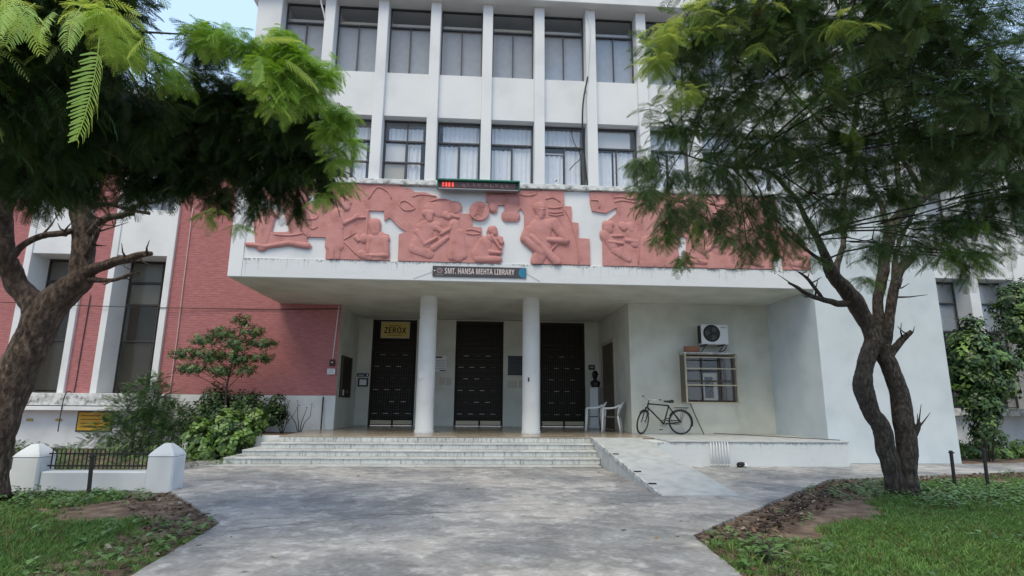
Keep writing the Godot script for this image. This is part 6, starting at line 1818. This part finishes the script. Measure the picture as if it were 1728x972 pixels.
	for q in [[Vector3(-1.85, 3.14, -2.57), Vector3(-1.78, 2.58, -2.59), 0.30], [Vector3(-1.97, 3.13, -2.33), Vector3(-1.90, 2.83, -2.15), -0.20], [Vector3(-1.91, 3.14, -2.37), Vector3(-1.91, 2.91, -2.25), 0.50], [Vector3(-1.95, 3.11, -2.21), Vector3(-1.94, 2.84, -2.11), 0.20], [Vector3(-2.04, 3.39, -2.68), Vector3(-2.03, 3.10, -2.59), 0.00], [Vector3(-1.90, 4.37, -4.37), Vector3(-1.54, 4.48, -4.43), 0.20], [Vector3(-1.87, 4.28, -4.44), Vector3(-1.92, 3.99, -4.47), 0.40], [Vector3(-1.74, 4.31, -4.47), Vector3(-1.38, 4.10, -4.60), 0.10], [Vector3(-2.23, 3.80, -3.52), Vector3(-2.33, 3.60, -3.45), 0.20]]:
		big_frond(lt, q[0], q[1], 1.0, Color(0.20, 0.36, 0.06) * rf(0.85, 1.2), q[2])
	build_tree("twin stemmed dark tree with broad feathery crown on the right lawn", Vector3(7.05, 0, -9.4), M.bark2, [[[6.96, -0.05, -9.40, 0.247], [6.96, 0.23, -9.40, 0.221], [6.92, 0.61, -9.40, 0.214], [6.84, 1.02, -9.40, 0.219], [6.74, 1.28, -9.40, 0.218], [6.65, 1.53, -9.40, 0.223], [6.60, 1.76, -9.40, 0.240], [6.67, 2.02, -9.40, 0.205], [6.80, 2.28, -9.40, 0.207], [6.91, 2.54, -9.40, 0.233]], [[7.16, -0.04, -9.35, 0.261], [7.19, 0.23, -9.35, 0.223], [7.24, 0.70, -9.40, 0.249], [7.26, 1.28, -9.40, 0.230], [7.22, 1.78, -9.40, 0.211], [7.12, 2.13, -9.40, 0.210], [7.00, 2.44, -9.40, 0.221]]], [[[6.92, 2.38, -9.40, 0.220], [6.88, 2.74, -9.40, 0.208], [6.74, 3.00, -9.40, 0.214], [6.54, 3.21, -9.30, 0.211], [6.33, 3.43, -9.20, 0.190], [6.11, 3.61, -9.10, 0.164], [5.87, 3.87, -8.90, 0.114], [5.69, 4.15, -8.80, 0.085], [5.32, 4.64, -8.60, 0.067], [4.92, 4.96, -8.40, 0.054], [4.44, 5.08, -8.10, 0.042], [3.69, 4.90, -7.70, 0.024], [2.88, 4.94, -7.40, 0.014]], [[6.13, 3.56, -9.10, 0.117], [6.29, 3.90, -9.20, 0.078], [6.45, 4.26, -9.30, 0.073], [6.58, 4.62, -9.40, 0.075], [6.74, 5.24, -9.50, 0.071], [7.00, 6.07, -9.60, 0.060]], [[6.98, 2.38, -9.40, 0.184], [7.01, 2.80, -9.40, 0.148], [7.09, 3.33, -9.40, 0.137], [7.23, 3.81, -9.40, 0.152], [7.41, 4.37, -9.40, 0.155], [7.54, 4.67, -9.40, 0.170], [7.83, 4.98, -9.40, 0.160], [8.08, 5.17, -9.30, 0.162], [8.43, 5.39, -9.10, 0.157], [8.73, 5.63, -8.90, 0.151], [9.10, 5.89, -8.70, 0.140], [9.45, 6.19, -8.50, 0.128], [9.98, 6.67, -8.20, 0.102]], [[7.42, 4.42, -9.40, 0.103], [7.46, 4.89, -9.50, 0.085], [7.30, 5.52, -9.60, 0.073], [7.10, 6.10, -9.70, 0.074], [7.12, 6.83, -9.50, 0.075], [7.17, 7.41, -9.20, 0.069], [7.31, 7.86, -8.80, 0.055], [7.42, 8.29, -8.50, 0.048], [7.45, 8.71, -8.20, 0.035]], [[7.73, 4.88, -9.40, 0.093], [7.81, 5.27, -9.50, 0.074], [7.92, 6.06, -9.60, 0.063], [7.83, 6.92, -9.60, 0.050], [7.61, 7.76, -9.40, 0.036]], [[8.12, 5.20, -9.30, 0.081], [8.08, 5.59, -9.40, 0.068], [7.91, 6.21, -9.50, 0.055], [8.11, 7.03, -9.40, 0.043]], [[8.72, 5.57, -8.90, 0.062], [9.17, 5.46, -8.80, 0.049], [9.56, 5.42, -8.70, 0.035]], [[7.35, 7.85, -8.90, 0.041], [7.49, 8.17, -8.70, 0.042], [7.78, 8.19, -8.40, 0.035], [8.22, 7.99, -8.10, 0.028]], [[7.24, 7.72, -8.90, 0.041], [7.30, 7.84, -8.50, 0.041], [7.71, 7.82, -8.10, 0.034], [8.10, 7.36, -7.70, 0.026]], [[7.17, 7.41, -9.20, 0.041], [6.72, 8.12, -8.90, 0.041], [6.35, 8.61, -8.60, 0.034]], [[7.10, 6.10, -9.70, 0.054], [6.21, 6.82, -9.40, 0.039], [5.13, 7.25, -8.80, 0.031], [4.00, 7.25, -8.20, 0.023], [3.03, 6.82, -7.80, 0.016]], [[7.07, 2.44, -9.40, 0.161], [7.08, 2.72, -9.30, 0.135], [7.18, 3.21, -9.25, 0.124], [7.23, 3.45, -9.20, 0.118], [7.34, 3.76, -9.15, 0.125], [7.50, 3.95, -9.10, 0.107], [7.60, 4.04, -9.05, 0.076]], [[7.22, 3.40, -9.20, 0.087], [7.41, 3.96, -9.30, 0.070], [7.64, 4.43, -9.40, 0.059], [8.17, 5.08, -9.60, 0.048], [8.87, 6.48, -9.70, 0.037]], [[6.41, 3.16, -9.25, 0.095], [6.16, 3.16, -9.20, 0.082], [5.82, 3.19, -9.10, 0.069], [5.54, 3.28, -9.05, 0.056], [5.37, 3.37, -9.00, 0.045], [5.23, 3.44, -9.00, 0.028]], [[5.86, 3.19, -9.10, 0.052], [5.75, 3.35, -9.10, 0.046], [5.62, 3.55, -9.10, 0.040], [5.47, 3.66, -9.10, 0.023]], [[7.10, 2.23, -9.35, 0.123], [7.25, 2.50, -9.25, 0.093], [7.35, 2.61, -9.20, 0.074], [7.41, 2.69, -9.15, 0.056]], [[7.32, 0.95, -9.35, 0.099], [7.38, 1.07, -9.28, 0.062], [7.41, 1.18, -9.25, 0.037]], [[5.82, 3.82, -8.90, 0.051], [5.65, 3.91, -8.90, 0.045], [5.32, 4.11, -8.80, 0.033], [5.13, 4.24, -8.80, 0.022]]], [[2.44, 5.64, -6.09, 0.61], [2.47, 5.08, -6.67, 0.50], [2.45, 4.55, -7.17, 0.47], [2.67, 4.04, -7.41, 0.48], [2.87, 5.85, -6.01, 0.75], [3.28, 5.47, -6.84, 0.81], [3.39, 4.77, -7.40, 0.74], [3.30, 4.01, -7.51, 0.49], [4.19, 4.36, -7.65, 0.67], [4.23, 5.19, -7.25, 0.87], [3.81, 5.74, -6.39, 0.90], [3.30, 5.75, -5.31, 0.72], [4.08, 5.56, -5.50, 0.75], [4.95, 5.61, -6.94, 0.89], [5.29, 4.98, -7.71, 0.84], [4.98, 4.11, -7.38, 0.58], [4.31, 3.64, -7.34, 0.37], [3.75, 3.64, -7.41, 0.36], [5.31, 5.74, -6.14, 0.96], [5.78, 5.20, -6.96, 0.92], [6.07, 4.57, -7.57, 0.64], [5.15, 5.45, -5.27, 0.88], [5.77, 5.04, -5.89, 0.94], [6.30, 4.76, -6.73, 0.82], [5.92, 3.65, -6.68, 0.58], [6.05, 3.68, -6.27, 0.56], [5.33, 4.89, -4.85, 0.84], [5.92, 4.44, -5.46, 0.81], [6.40, 3.94, -6.11, 0.58], [5.81, 3.18, -6.10, 0.31], [6.07, 4.67, -4.98, 1.07], [6.62, 3.95, -5.55, 0.85], [4.12, 6.32, -5.12, 1.37], [2.95, 6.46, -5.46, 1.00], [4.89, 5.84, -4.54, 1.34], [5.31, 3.55, -6.95, 0.38]], [[1.98, 5.38, -5.42, 0.26, 16, 0], [1.90, 5.15, -5.61, 0.22, 12, 0], [2.24, 4.89, -5.65, 0.22, 10, 0], [1.99, 4.40, -6.48, 0.17, 10, 0], [2.09, 4.06, -6.59, 0.15, 8, 0], [2.48, 5.62, -5.30, 0.30, 16, 0], [3.16, 5.41, -5.37, 0.39, 12, 0], [3.65, 5.24, -4.89, 0.26, 8, 0], [2.70, 4.01, -6.62, 0.20, 8, 0], [2.45, 3.59, -7.08, 0.18, 10, 3], [2.68, 3.35, -7.07, 0.13, 6, 3], [2.15, 3.99, -6.82, 0.16, 6, 0], [3.22, 3.59, -6.99, 0.18, 6, 0], [3.87, 5.01, -5.47, 0.24, 5, 3], [4.16, 5.26, -5.07, 0.24, 6, 0], [3.17, 5.00, -6.16, 0.24, 6, 0], [4.99, 3.03, -6.82, 0.14, 5, 3], [5.51, 3.17, -6.09, 0.26, 12, 3], [5.82, 3.17, -5.80, 0.21, 8, 3], [4.47, 3.40, -7.08, 0.14, 5, 0]], 402, 105.0, 0.01, 0, 0.66)
	build_shrubs()
	build_signs()
	build_aircon()
	chair("white plastic armchair nearer the right gate, behind the other chair", Vector3(3.74, FL, -18.0), PI / 2 - 0.15)
	chair("white plastic armchair nearer the porch's right wall corner", Vector3(4.17, FL, -17.45), PI / 2 - 0.35)
	build_bust()
	build_bicycle()
	build_drains()
	build_cables()
